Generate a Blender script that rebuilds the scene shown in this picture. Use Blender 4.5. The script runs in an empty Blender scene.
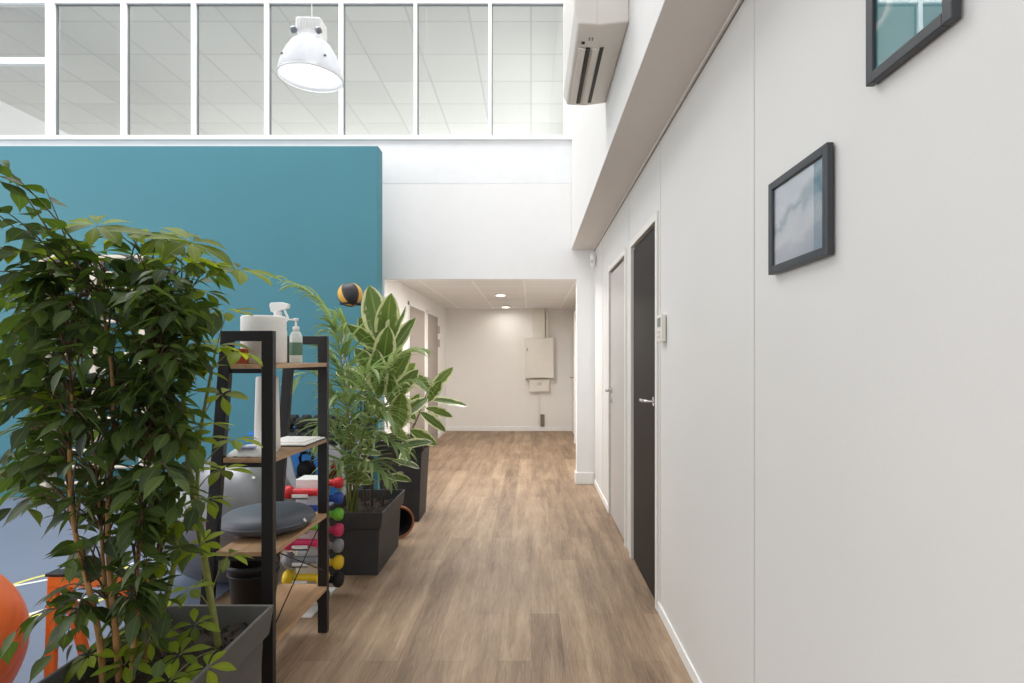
import bpy, math, random
from mathutils import Vector, Matrix, Quaternion

random.seed(7)
V = Vector
sc = bpy.context.scene
COL = sc.collection
VX = 531.0
F, HX, HY, HC = 560.0, 527.0, 358.0, 1.32     # focal length in pixels, vanishing point, eye height

# ------------------------------------------------------------------ camera
cam_d = bpy.data.cameras.new('camera')
cam = bpy.data.objects.new('camera', cam_d)
COL.objects.link(cam)
cam.location = (0, 0, HC)
cam.rotation_euler = (math.pi / 2, 0, 0)
cam_d.sensor_width = 36
cam_d.lens = F / 1024 * 36
cam_d.shift_x = -(VX - 512) / 1024
cam_d.shift_y = (HY - 341.5) / 1024
cam_d.clip_start = 0.05
sc.camera = cam

# ------------------------------------------------------------------ world, daylight and added mezzanine fill
w = bpy.data.worlds.new('world')
sc.world = w
w.use_nodes = True
w.node_tree.nodes['Background'].inputs[0].default_value = (0.95, 0.97, 1.0, 1)
w.node_tree.nodes['Background'].inputs[1].default_value = 1.0

def area(name, loc, rot, sx, sy, power, color=(1, 1, 1)):
    d = bpy.data.lights.new(name, 'AREA')
    d.shape = 'RECTANGLE'; d.size = sx; d.size_y = sy; d.energy = power; d.color = color
    o = bpy.data.objects.new(name, d); COL.objects.link(o)
    o.location = loc; o.rotation_euler = rot
    return o

area('skylight_daylight', (-3.2, 4.4, 6.85), (0, 0, 0), 5.2, 2.2, 250, (1.0, 0.99, 0.975))
area('rear_window_daylight', (-2.6, -3.85, 2.4), (math.radians(90), 0, 0), 5.6, 3.6, 42, (1.0, 0.99, 0.975))
area('left_window_daylight', (-8.05, 1.0, 2.7), (0, math.radians(-90), 0), 3.8, 6.0, 150, (1.0, 0.99, 0.975))
area('mezzanine_back_fill', (-3.2, 11.8, 4.2), (math.radians(-90), 0, 0), 7.0, 1.0, 110, (1.0, 1.0, 0.98))  # added fill to light the mezzanine ceiling; the back wall has no window
area('mezzanine_side_fill', (0.5, 8.6, 4.2), (0, math.radians(90), 0), 1.0, 4.0, 25, (1.0, 1.0, 0.98))  # second added fill for the mezzanine, in front of a solid wall

sc.view_settings.view_transform = 'Standard'
sc.view_settings.look = 'None'
sc.view_settings.gamma = 1
sc.view_settings.use_curve_mapping = False
sc.view_settings.exposure = 0.2
sc.cycles.max_bounces = 10
sc.cycles.diffuse_bounces = 5
sc.cycles.transparent_max_bounces = 16
sc.cycles.use_denoising = True

# ------------------------------------------------------------------ helpers
def P(px, py, Y):
    return V(((px - HX) / F * Y, Y, HC + (HY - py) / F * Y))

def lin(c):
    out = []
    for v in c:
        v = v / 255
        out.append(v / 12.92 if v <= 0.04045 else ((v + 0.055) / 1.055) ** 2.4)
    return (*out, 1)

def mat(name, rgb, rough=0.5, metal=0.0, noise=0.0, nscale=8.0, bump=0.0, bscale=200.0, emit=None, estr=0, alpha=None, coat=0, stretch=None, spec=None):
    m = bpy.data.materials.new(name); m.use_nodes = True
    nt = m.node_tree; b = nt.nodes['Principled BSDF']
    b.inputs['Roughness'].default_value = rough
    b.inputs['Metallic'].default_value = metal
    c = lin(rgb)
    b.inputs['Base Color'].default_value = c
    if spec is not None: b.inputs['Specular IOR Level'].default_value = spec
    if coat: b.inputs['Coat Weight'].default_value = coat
    if emit:
        b.inputs['Emission Color'].default_value = lin(emit); b.inputs['Emission Strength'].default_value = estr
    if alpha is not None: b.inputs['Alpha'].default_value = alpha
    tc = nt.nodes.new('ShaderNodeTexCoord')
    mp = nt.nodes.new('ShaderNodeMapping')
    nt.links.new(tc.outputs['Object'], mp.inputs[0])
    if stretch: mp.inputs['Scale'].default_value = stretch
    n = nt.nodes.new('ShaderNodeTexNoise'); n.inputs['Scale'].default_value = nscale; n.inputs['Detail'].default_value = 5
    nt.links.new(mp.outputs[0], n.inputs['Vector'])
    k = noise if noise else 0.02
    r = nt.nodes.new('ShaderNodeValToRGB')
    r.color_ramp.elements[0].position = 0.3; r.color_ramp.elements[1].position = 0.7
    r.color_ramp.elements[0].color = tuple(x * (1 - k) for x in c[:3]) + (1,)
    r.color_ramp.elements[1].color = tuple(min(1, x * (1 + k)) for x in c[:3]) + (1,)
    nt.links.new(n.outputs['Fac'], r.inputs[0]); nt.links.new(r.outputs[0], b.inputs['Base Color'])
    if bump:
        n2 = nt.nodes.new('ShaderNodeTexNoise'); n2.inputs['Scale'].default_value = bscale
        nt.links.new(mp.outputs[0], n2.inputs['Vector'])
        bp = nt.nodes.new('ShaderNodeBump'); bp.inputs['Strength'].default_value = bump; bp.inputs['Distance'].default_value = 0.002
        nt.links.new(n2.outputs['Fac'], bp.inputs['Height']); nt.links.new(bp.outputs[0], b.inputs['Normal'])
    return m

M = {}
M['wall'] = mat('white_wall_panel', (218, 216, 213), 0.6, noise=0.01, nscale=3, bump=0.15, bscale=60)
M['plaster'] = mat('white_plaster', (240, 240, 240), 0.7, noise=0.01)
M['corr'] = mat('corridor_plaster', (236, 234, 231), 0.7, noise=0.01)
M['upper'] = mat('upper_wall_paint', (224, 222, 219), 0.7, noise=0.01)
M['soffit'] = mat('soffit_paint', (222, 216, 211), 0.7, noise=0.01)
M['trim'] = mat('white_trim', (240, 240, 238), 0.35)
M['frame'] = mat('pale_door_frame', (226, 223, 217), 0.4)
M['joint'] = mat('panel_joint', (205, 202, 198), 0.5)
M['gap'] = mat('dark_gap', (60, 58, 56), 0.7)
M['teal'] = mat('teal_paint', (68, 130, 144), 0.6, noise=0.02, nscale=2)
M['alu'] = mat('white_aluminium', (238, 240, 242), 0.35)
M['gasket'] = mat('gasket_rubber', (120, 124, 126), 0.6)
M['chrome'] = mat('brushed_chrome', (200, 200, 198), 0.25, 1.0)
M['black'] = mat('black_metal', (26, 25, 27), 0.45, noise=0.05, bump=0.05)
M['pic'] = mat('charcoal_frame', (58, 60, 64), 0.4, noise=0.03)
M['planter'] = mat('anthracite_plastic', (52, 51, 52), 0.6, noise=0.06, nscale=20, bump=0.2)
M['planter_grey'] = mat('mid_grey_plastic', (92, 91, 90), 0.6, noise=0.06, nscale=20, bump=0.2)
M['potblack'] = mat('black_plastic', (24, 23, 25), 0.5)
M['terra'] = mat('terracotta', (178, 112, 76), 0.8, noise=0.08)
M['soil'] = mat('dark_soil', (44, 34, 28), 0.95, noise=0.6, nscale=60, bump=1.0, bscale=90)
M['bark'] = mat('tan_bark', (158, 118, 72), 0.75, noise=0.25, nscale=30, bump=0.4, bscale=80, stretch=(1, 1, 0.3))
M['greenstem'] = mat('green_stem', (128, 132, 70), 0.6, noise=0.2, nscale=30)
M['twig'] = mat('brown_twig', (84, 66, 44), 0.8, noise=0.2)
M['silver'] = mat('silver_vinyl', (132, 134, 138), 0.36, 0.6, noise=0.03)
M['disc'] = mat('slate_vinyl', (84, 89, 98), 0.5, noise=0.03)
M['orangeball'] = mat('orange_vinyl', (238, 118, 60), 0.4, noise=0.03)
M['orange'] = mat('orange_enamel', (242, 120, 50), 0.4)
M['paper'] = mat('white_paper', (238, 236, 232), 0.9, noise=0.01, bump=0.2, bscale=120)
M['plasticw'] = mat('white_plastic', (240, 240, 238), 0.35)
M['acshell'] = mat('air_unit_shell', (226, 221, 214), 0.4)
M['beige'] = mat('cream_enamel', (228, 224, 215), 0.45)
M['greydoor'] = mat('greige_door', (156, 146, 137), 0.6, noise=0.08, nscale=10, stretch=(8, 8, 0.6))
M['darkdoor'] = mat('dark_wenge', (38, 33, 31), 0.6, spec=0.25, noise=0.12, nscale=14, stretch=(8, 8, 0.4), bump=0.1)
M['lightdoor'] = mat('light_grey_door', (190, 184, 180), 0.5)
M['cream'] = mat('cream_wood', (226, 214, 196), 0.5, noise=0.04)
M['box'] = mat('rust_card', (196, 92, 58), 0.7)
M['blue'] = mat('blue_vinyl', (38, 116, 186), 0.5, noise=0.03)
M['rackgrey'] = mat('grey_steel', (168, 168, 170), 0.45, 0.1)
M['rubber'] = mat('black_rubber', (20, 20, 22), 0.7)
M['lilac'] = mat('lilac_band', (168, 170, 212), 0.6)
M['red'] = mat('red_vinyl', (208, 44, 50), 0.45)
M['dblue'] = mat('cobalt_vinyl', (34, 72, 160), 0.45)
M['dgreen'] = mat('lime_vinyl', (112, 190, 50), 0.45)
M['pink'] = mat('pink_vinyl', (214, 52, 104), 0.45)
M['dgrey'] = mat('grey_vinyl', (136, 140, 146), 0.45)
M['yellow'] = mat('yellow_vinyl', (232, 198, 30), 0.45)
M['amber'] = mat('amber_rubber', (226, 170, 66), 0.55)
M['label'] = mat('green_label', (92, 128, 104), 0.5)
M['gel'] = mat('pale_gel', (214, 224, 220), 0.2)
M['gymfloor'] = mat('blue_grey_vinyl_floor', (116, 126, 146), 0.5, noise=0.03, nscale=2)
M['linew'] = mat('white_line_paint', (236, 236, 230), 0.6)
M['liney'] = mat('yellow_line_paint', (228, 222, 120), 0.6)
M['screen'] = mat('grey_screen', (120, 126, 124), 0.3)
M['socket'] = mat('dark_socket', (128, 116, 104), 0.5)
M['lamp_on'] = mat('lit_downlight', (255, 250, 240), 0.5, emit=(255, 246, 230), estr=9)
M['bulb'] = mat('lit_bulb', (255, 255, 255), 0.5, emit=(250, 252, 255), estr=2.5)
M['mirror'] = mat('steel_clip', (120, 124, 130), 0.35, 0.8)

def wood_mat(name, c0, c1, c2, plank=None, axis='Y', rough=0.4):
    """streaked timber; plank = (length, width) adds board joints"""
    m = bpy.data.materials.new(name); m.use_nodes = True
    nt = m.node_tree; b = nt.nodes['Principled BSDF']; N = nt.nodes.new; L = nt.links.new
    tc = N('ShaderNodeTexCoord')
    mp = N('ShaderNodeMapping'); mp.inputs['Scale'].default_value = (9, 0.9, 9) if axis == 'Y' else (0.9, 9, 9)
    L(tc.outputs['Object'], mp.inputs[0])
    n = N('ShaderNodeTexNoise'); n.inputs['Scale'].default_value = 1.6; n.inputs['Detail'].default_value = 8; n.inputs['Distortion'].default_value = 0.6
    L(mp.outputs[0], n.inputs['Vector'])
    mp2 = N('ShaderNodeMapping'); mp2.inputs['Scale'].default_value = (85, 7, 85) if axis == 'Y' else (3, 60, 60)
    L(tc.outputs['Object'], mp2.inputs[0])
    n2 = N('ShaderNodeTexNoise'); n2.inputs['Scale'].default_value = 1.0; n2.inputs['Detail'].default_value = 7; n2.inputs['Distortion'].default_value = 1.2
    L(mp2.outputs[0], n2.inputs['Vector'])
    n3 = N('ShaderNodeTexNoise'); n3.inputs['Scale'].default_value = 2.2; n3.inputs['Detail'].default_value = 3
    L(tc.outputs['Object'], n3.inputs['Vector'])
    def mx(a, bb, f):
        k = N('ShaderNodeMath'); k.operation = 'MULTIPLY_ADD'; L(bb, k.inputs[0]); k.inputs[1].default_value = f; L(a, k.inputs[2]); return k.outputs[0]
    acc = N('ShaderNodeMath'); acc.operation = 'MULTIPLY'; L(n.outputs['Fac'], acc.inputs[0]); acc.inputs[1].default_value = 0.45
    v = mx(acc.outputs[0], n2.outputs['Fac'], 0.30)
    v = mx(v, n3.outputs['Fac'], 0.17)
    if plank:
        mp3 = N('ShaderNodeMapping'); mp3.inputs['Rotation'].default_value = (0, 0, math.pi / 2)
        L(tc.outputs['Object'], mp3.inputs[0])
        br = N('ShaderNodeTexBrick'); br.inputs['Scale'].default_value = 1
        br.inputs['Brick Width'].default_value = plank[0]; br.inputs['Row Height'].default_value = plank[1]
        br.inputs['Mortar Size'].default_value = 0.0012; br.inputs['Mortar Smooth'].default_value = 0.3
        br.inputs['Color1'].default_value = (0, 0, 0, 1); br.inputs['Color2'].default_value = (1, 1, 1, 1)
        br.inputs['Mortar'].default_value = (0.5, 0.5, 0.5, 1); br.inputs['Bias'].default_value = 0.0
        br.offset = 0.37
        L(mp3.outputs[0], br.inputs['Vector'])
        bw = N('ShaderNodeRGBToBW'); L(br.outputs['Color'], bw.inputs[0])
        v = mx(v, bw.outputs[0], 0.12)
    r = N('ShaderNodeValToRGB')
    e = r.color_ramp.elements
    e[0].position = 0.33; e[0].color = lin(c0); e[1].position = 0.70; e[1].color = lin(c2)
    k = e.new(0.52); k.color = lin(c1)
    L(v, r.inputs[0])
    out = r.outputs[0]
    if plank:
        mm = N('ShaderNodeMix'); mm.data_type = 'RGBA'; mm.blend_type = 'MULTIPLY'
        kk = N('ShaderNodeMath'); kk.operation = 'MULTIPLY'; L(br.outputs['Fac'], kk.inputs[0]); kk.inputs[1].default_value = 0.55
        L(kk.outputs[0], mm.inputs[0]); L(out, mm.inputs[6]); mm.inputs[7].default_value = (0.55, 0.5, 0.45, 1)
        out = mm.outputs[2]
    L(out, b.inputs['Base Color'])
    b.inputs['Roughness'].default_value = rough
    bp = N('ShaderNodeBump'); bp.inputs['Strength'].default_value = 0.08; bp.inputs['Distance'].default_value = 0.002
    L(n2.outputs['Fac'], bp.inputs['Height']); L(bp.outputs[0], b.inputs['Normal'])
    return m

M['floor'] = wood_mat('oak_vinyl_planks', (102, 82, 63), (146, 122, 98), (178, 154, 127), (1.22, 0.145), rough=0.58)
M['shelfwood'] = wood_mat('light_oak_shelf', (158, 124, 92), (188, 152, 116), (206, 172, 134), None)

def tile_mat(name, c, size, line, lw=0.012, dark=(0.93, 0.93, 0.93), off=(0, 0)):
    m = bpy.data.materials.new(name); m.use_nodes = True
    nt = m.node_tree; b = nt.nodes['Principled BSDF']; N = nt.nodes.new; L = nt.links.new
    tc = N('ShaderNodeTexCoord'); mp = N('ShaderNodeMapping'); mp.inputs['Location'].default_value = (off[0], off[1], 0)
    L(tc.outputs['Object'], mp.inputs[0])
    br = N('ShaderNodeTexBrick'); br.offset = 0; br.inputs['Scale'].default_value = 1
    br.inputs['Brick Width'].default_value = size; br.inputs['Row Height'].default_value = size
    br.inputs['Mortar Size'].default_value = lw; br.inputs['Mortar Smooth'].default_value = 0.1
    br.inputs['Color1'].default_value = lin(c); cc = lin(c)
    br.inputs['Color2'].default_value = (cc[0] * dark[0], cc[1] * dark[1], cc[2] * dark[2], 1)
    br.inputs['Mortar'].default_value = lin(line)
    L(mp.outputs[0], br.inputs['Vector']); L(br.outputs['Color'], b.inputs['Base Color'])
    b.inputs['Roughness'].default_value = 0.9
    return m

M['ceil_mezz'] = tile_mat('mezzanine_ceiling_tiles', (218, 218, 214), 0.68, (192, 192, 190), 0.012, (0.9, 0.9, 0.9), (0.0, -0.17))
M['ceil_corr'] = tile_mat('corridor_ceiling_tiles', (234, 234, 233), 0.6, (248, 248, 246), 0.012, (0.94, 0.94, 0.94), (0.08, 0.2))

def glass_mat(name, tint=(0.93, 0.94, 0.94), refl=0.07, rough=0.0):
    m = bpy.data.materials.new(name); m.use_nodes = True
    nt = m.node_tree; nt.nodes.clear(); N = nt.nodes.new; L = nt.links.new
    o = N('ShaderNodeOutputMaterial'); mix = N('ShaderNodeMixShader'); t = N('ShaderNodeBsdfTransparent'); g = N('ShaderNodeBsdfGlossy')
    lw = N('ShaderNodeLayerWeight'); lw.inputs[0].default_value = 0.25
    mm = N('ShaderNodeMath'); mm.operation = 'MULTIPLY_ADD'; mm.inputs[1].default_value = 0.5; mm.inputs[2].default_value = refl
    L(lw.outputs['Fresnel'], mm.inputs[0]); L(mm.outputs[0], mix.inputs[0])
    t.inputs[0].default_value = (*tint, 1); g.inputs['Roughness'].default_value = rough
    L(t.outputs[0], mix.inputs[1]); L(g.outputs[0], mix.inputs[2]); L(mix.outputs[0], o.inputs[0])
    return m
M['glass'] = glass_mat('window_glass')
M['picglass'] = glass_mat('picture_glass', (1, 1, 1), 0.05)

def shade_mat():
    m = bpy.data.materials.new('ribbed_translucent_shade'); m.use_nodes = True
    nt = m.node_tree; nt.nodes.clear(); N = nt.nodes.new; L = nt.links.new
    o = N('ShaderNodeOutputMaterial')
    tr = N('ShaderNodeBsdfTranslucent'); tr.inputs[0].default_value = (0.80, 0.81, 0.83, 1)
    df = N('ShaderNodeBsdfDiffuse'); df.inputs[0].default_value = (0.72, 0.73, 0.75, 1)
    gl = N('ShaderNodeBsdfGlossy'); gl.inputs['Roughness'].default_value = 0.15
    tp = N('ShaderNodeBsdfTransparent')
    a = N('ShaderNodeMixShader'); a.inputs[0].default_value = 0.5; L(df.outputs[0], a.inputs[1]); L(tr.outputs[0], a.inputs[2])
    b = N('ShaderNodeMixShader'); b.inputs[0].default_value = 0.1; L(a.outputs[0], b.inputs[1]); L(gl.outputs[0], b.inputs[2])
    c = N('ShaderNodeMixShader'); c.inputs[0].default_value = 0.18; L(b.outputs[0], c.inputs[1]); L(tp.outputs[0], c.inputs[2])
    L(c.outputs[0], o.inputs[0])
    return m
M['shade'] = shade_mat()

def leaf_mat(name, dark, light, trans, rough=0.35, tfac=0.35, cream=None):
    m = bpy.data.materials.new(name); m.use_nodes = True
    nt = m.node_tree; nt.nodes.clear(); N = nt.nodes.new; L = nt.links.new
    o = N('ShaderNodeOutputMaterial'); p = N('ShaderNodeBsdfPrincipled'); t = N('ShaderNodeBsdfTranslucent'); mix = N('ShaderNodeMixShader')
    g = N('ShaderNodeNewGeometry')
    r = N('ShaderNodeValToRGB'); e = r.color_ramp.elements
    e[0].position = 0.0; e[0].color = lin(dark); e[1].position = 1.0; e[1].color = lin(light)
    L(g.outputs['Random Per Island'], r.inputs[0])
    uv = N('ShaderNodeUVMap'); uv.uv_map = 'leaf'
    sx = N('ShaderNodeSeparateXYZ'); L(uv.outputs[0], sx.inputs[0])
    ab = N('ShaderNodeMath'); ab.operation = 'ABSOLUTE'; L(sx.outputs[0], ab.inputs[0])
    col = r.outputs[0]
    if cream:
        nz = N('ShaderNodeTexNoise'); nz.inputs['Scale'].default_value = 3.0; nz.inputs['Detail'].default_value = 3
        mp = N('ShaderNodeMapping'); mp.inputs['Scale'].default_value = (1.6, 2.0, 1); L(uv.outputs[0], mp.inputs[0])
        cb = N('ShaderNodeCombineXYZ'); k = N('ShaderNodeMath'); k.operation = 'MULTIPLY'; k.inputs[1].default_value = 40
        L(g.outputs['Random Per Island'], k.inputs[0]); L(k.outputs[0], cb.inputs[0]); L(k.outputs[0], cb.inputs[1]); L(cb.outputs[0], mp.inputs['Location'])
        L(mp.outputs[0], nz.inputs['Vector'])
        ad = N('ShaderNodeMath'); ad.operation = 'MULTIPLY_ADD'; ad.inputs[1].default_value = 0.9; L(nz.outputs['Fac'], ad.inputs[0]); L(ab.outputs[0], ad.inputs[2])
        cr = N('ShaderNodeValToRGB'); cr.color_ramp.elements[0].position = 0.54; cr.color_ramp.elements[1].position = 0.62
        sb = N('ShaderNodeMath'); sb.operation = 'MULTIPLY'; sb.inputs[1].default_value = 0.5; L(ad.outputs[0], sb.inputs[0])
        L(sb.outputs[0], cr.inputs[0])
        mm = N('ShaderNodeMix'); mm.data_type = 'RGBA'; L(cr.outputs[0], mm.inputs[0]); L(col, mm.inputs[6]); mm.inputs[7].default_value = lin(cream)
        col = mm.outputs[2]
    # pale midrib
    lt = N('ShaderNodeMath'); lt.operation = 'LESS_THAN'; lt.inputs[1].default_value = 0.06; L(ab.outputs[0], lt.inputs[0])
    lm = N('ShaderNodeMath'); lm.operation = 'MULTIPLY'; lm.inputs[1].default_value = 0.45; L(lt.outputs[0], lm.inputs[0])
    m2 = N('ShaderNodeMix'); m2.data_type = 'RGBA'; L(lm.outputs[0], m2.inputs[0]); L(col, m2.inputs[6]); m2.inputs[7].default_value = lin(trans)
    p.inputs['Specular IOR Level'].default_value = 0.35
    L(m2.outputs[2], p.inputs['Base Color']); p.inputs['Roughness'].default_value = rough
    tm = N('ShaderNodeMix'); tm.data_type = 'RGBA'; tm.inputs[0].default_value = 0.6; L(m2.outputs[2], tm.inputs[6]); tm.inputs[7].default_value = lin(trans)
    L(tm.outputs[2], t.inputs[0])
    mix.inputs[0].default_value = tfac
    L(p.outputs[0], mix.inputs[1]); L(t.outputs[0], mix.inputs[2]); L(mix.outputs[0], o.inputs[0])
    return m
M['figleaf'] = leaf_mat('weeping_fig_leaf', (22, 32, 22), (88, 106, 58), (124, 160, 44), 0.5, 0.34)
M['schleaf'] = leaf_mat('umbrella_plant_leaf', (40, 62, 28), (154, 176, 46), (206, 224, 56), 0.5, 0.58)
M['rubleaf'] = leaf_mat('variegated_rubber_leaf', (48, 78, 38), (104, 128, 62), (170, 190, 90), 0.35, 0.25, cream=(226, 226, 176))
M['palmleaf'] = leaf_mat('palm_leaflet', (96, 126, 74), (182, 204, 152), (184, 208, 110), 0.4, 0.35)

class MB:
    def __init__(s): s.v = []; s.f = []; s.uv = None; s.sm = []
    def add(s, vs, fs, smooth=False):
        k = len(s.v); s.v += [V(p) for p in vs]; s.f += [tuple(i + k for i in f) for f in fs]; s.sm += [smooth] * len(fs)
        if s.uv is not None: s.uv += [(0, 0)] * len(vs)
    def box(s, x0, x1, y0, y1, z0, z1):
        s.add([(x, y, z) for x in (x0, x1) for y in (y0, y1) for z in (z0, z1)],
              [(0, 1, 3, 2), (4, 6, 7, 5), (0, 4, 5, 1), (2, 3, 7, 6), (0, 2, 6, 4), (1, 5, 7, 3)]); return s
    def hexa(s, lo, hi):   # lo, hi: four corner points each, same winding
        s.add(list(lo) + list(hi), [(3, 2, 1, 0), (4, 5, 6, 7), (0, 1, 5, 4), (1, 2, 6, 5), (2, 3, 7, 6), (3, 0, 4, 7)]); return s
    def bar(s, a, b, wx, wy, up=V((0, 1, 0))):   # rectangular bar from a to b
        a, b = V(a), V(b); d = (b - a).normalized(); u = d.cross(up)
        if u.length < 1e-4: u = d.cross(V((1, 0, 0)))
        u.normalize(); v = u.cross(d).normalized()
        q = [(-1, -1), (1, -1), (1, 1), (-1, 1)]
        s.hexa([a + u * i * wx / 2 + v * j * wy / 2 for i, j in q], [b + u * i * wx / 2 + v * j * wy / 2 for i, j in q]); return s
    def cyl(s, a, b, r0, r1=None, n=16, cap=True):
        a, b = V(a), V(b); r1 = r0 if r1 is None else r1; d = (b - a).normalized()
        q = d.to_track_quat('Z', 'Y')
        vs = []
        for c, r in ((a, r0), (b, r1)):
            for i in range(n):
                t = 2 * math.pi * i / n; vs.append(c + q @ V((r * math.cos(t), r * math.sin(t), 0)))
        s.add(vs, [(i, (i + 1) % n, n + (i + 1) % n, n + i) for i in range(n)], True)
        if cap: s.add(vs, [tuple(reversed(range(n))), tuple(range(n, 2 * n))])
        return s
    def lathe(s, prof, c=(0, 0, 0), n=32, q=None):   # prof: (radius, height)
        c = V(c); vs = []; m = len(prof)
        for r, h in prof:
            for i in range(n):
                t = 2 * math.pi * i / n; p = V((r * math.cos(t), r * math.sin(t), h))
                vs.append(c + (q @ p if q else p))
        s.add(vs, [(j * n + i, j * n + (i + 1) % n, (j + 1) * n + (i + 1) % n, (j + 1) * n + i) for j in range(m - 1) for i in range(n)], True)
        return s
    def tube(s, pts, r, n=8, r1=None, flat=1.0):
        pts = [V(p) for p in pts]; k = len(pts); vs = []
        up = V((0.13, 0.21, 1)).normalized()
        for i, p in enumerate(pts):
            d = (pts[min(i + 1, k - 1)] - pts[max(i - 1, 0)])
            d = d.normalized() if d.length > 1e-9 else V((0, 0, 1))
            u = d.cross(up)
            if u.length < 0.05: u = d.cross(V((1, 0, 0)))
            u.normalize(); v = d.cross(u).normalized()
            rr = r if r1 is None else r + (r1 - r) * i / max(1, k - 1)
            for j in range(n):
                t = 2 * math.pi * j / n; vs.append(p + u * rr * math.cos(t) + v * rr * flat * math.sin(t))
        s.add(vs, [(i * n + j, i * n + (j + 1) % n, (i + 1) * n + (j + 1) % n, (i + 1) * n + j) for i in range(k - 1) for j in range(n)], True)
        s.add([vs[j] for j in range(n)] + [vs[(k - 1) * n + j] for j in range(n)], [tuple(reversed(range(n))), tuple(range(n, 2 * n))])
        return s
    def sphere(s, c, r, n=32, m=20, sz=1.0, ridge=0):
        c = V(c); vs = []
        for j in range(m + 1):
            ph = math.pi * j / m
            for i in range(n):
                t = 2 * math.pi * i / n
                rr = r * (1 + ridge * math.cos(ph * 18))
                vs.append(c + V((rr * math.sin(ph) * math.cos(t), rr * math.sin(ph) * math.sin(t), -rr * sz * math.cos(ph))))
        s.add(vs, [(j * n + i, j * n + (i + 1) % n, (j + 1) * n + (i + 1) % n, (j + 1) * n + i) for j in range(m) for i in range(n)], True)
        return s
    def leaf(s, base, d, nrm, ln, wd, shape, droop=0.3, fold=0.15, n=5, cols=2, wave=0):
        """one blade: midrib from base along d, bending down; shape(t) gives half width 0..1"""
        if s.uv is None: s.uv = [(0, 0)] * len(s.v)
        d = V(d).normalized(); nrm = V(nrm); nrm = nrm - d * nrm.dot(d)
        if nrm.length < 1e-3: nrm = V((1, 0, 0)) - d * d.x
        nrm.normalize(); side = d.cross(nrm).normalized()
        p = V(base); vs = []; uvs = []; st = ln / n; k = 2 * cols + 1
        for i in range(n + 1):
            t = i / n; h = shape(t) * wd / 2
            for c in range(-cols, cols + 1):
                u = c / cols
                vs.append(p + side * h * u + nrm * (abs(u) * h * fold * 2 + wave * h * math.sin(t * 9 + u)))
                uvs.append((u, t))
            d = (d + V((0, 0, -1)) * droop / n).normalized()
            nrm = (nrm - d * nrm.dot(d)).normalized()
            p = p + d * st
        fs = [(i * k + c, i * k + c + 1, (i + 1) * k + c + 1, (i + 1) * k + c) for i in range(n) for c in range(k - 1)]
        b = len(s.v); s.v += vs; s.f += [tuple(i + b for i in f) for f in fs]; s.sm += [True] * len(fs); s.uv += uvs
    def build(s, name, m, parent=None, loc=None, bevel=0, seg=2, kind=None, label=None, cat=None, group=None, sub=0, solid=0):
        o0 = ORG[parent.name] if parent else V(loc or (0, 0, 0))
        me = bpy.data.meshes.new(name)
        me.from_pydata([p - o0 for p in s.v], [], s.f)
        me.polygons.foreach_set('use_smooth', s.sm)
        if s.uv is not None:
            ul = me.uv_layers.new(name='leaf')
            for lp in me.loops: ul.data[lp.index].uv = s.uv[lp.vertex_index]
        me.materials.append(M[m] if isinstance(m, str) else m)
        o = bpy.data.objects.new(name, me); COL.objects.link(o)
        if parent: o.parent = parent
        else: o.location = o0
        ORG[o.name] = o0
        if bevel:
            b = o.modifiers.new('bevel', 'BEVEL'); b.width = bevel; b.segments = seg; b.limit_method = 'ANGLE'
        if kind: o['kind'] = kind
        tag(o, label, cat, group)
        return o
ORG = {}

def tag(o, label=None, cat=None, group=None, kind=None):
    if label: o['label'] = label
    if cat: o['category'] = cat
    if group: o['group'] = group
    if kind: o['kind'] = kind
    return o

def thing(name, loc, label=None, cat=None, group=None, kind=None):
    o = bpy.data.objects.new(name, None); COL.objects.link(o)
    o.empty_display_size = 0.1
    o.location = loc; ORG[o.name] = V(loc)
    return tag(o, label, cat, group, kind)

KIDS = {}
def copy_tree(o, parent=None, label=None):
    c = o.copy(); COL.objects.link(c)
    if parent: c.parent = parent
    if label: c['label'] = label
    for ch in [x for x in bpy.data.objects if x.parent == o]:
        copy_tree(ch, c)
    return c

def S(name, mb, m, **kw): return mb.build(name, m, kind='structure', **kw)

# ------------------------------------------------------------------ setting
XR, YB = 0.667, 5.87        # right partition wall, plane of the wall over the corridor mouth
XC = -1.535                 # corridor left wall
ZS = 2.456                  # soffit underside
S('floor', MB().box(-8.3, 1.2, -4.1, 10.4, -0.1, 0), 'floor')
S('trim_1', MB().box(-8.2, -1.72, -4.0, 5.25, 0.0, 0.004), 'gymfloor')['label'] = 'blue-grey sports floor covering'

# right wall with two door openings
D1 = (2.955, 3.69, 2.055)   # dark door: near, far, height of the opening
D2 = (3.93, 4.74, 2.055)
b = MB()
b.box(XR, XR + 0.08, -4.0, D1[0], 0, ZS)
b.box(XR, XR + 0.08, D1[0], D1[1], D1[2], ZS)
b.box(XR, XR + 0.08, D1[1], D2[0], 0, ZS)
b.box(XR, XR + 0.08, D2[0], D2[1], D2[2], ZS)
b.box(XR, XR + 0.08, D2[1], YB + 0.2, 0, ZS)
S('wall_right', b, 'wall')
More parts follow.
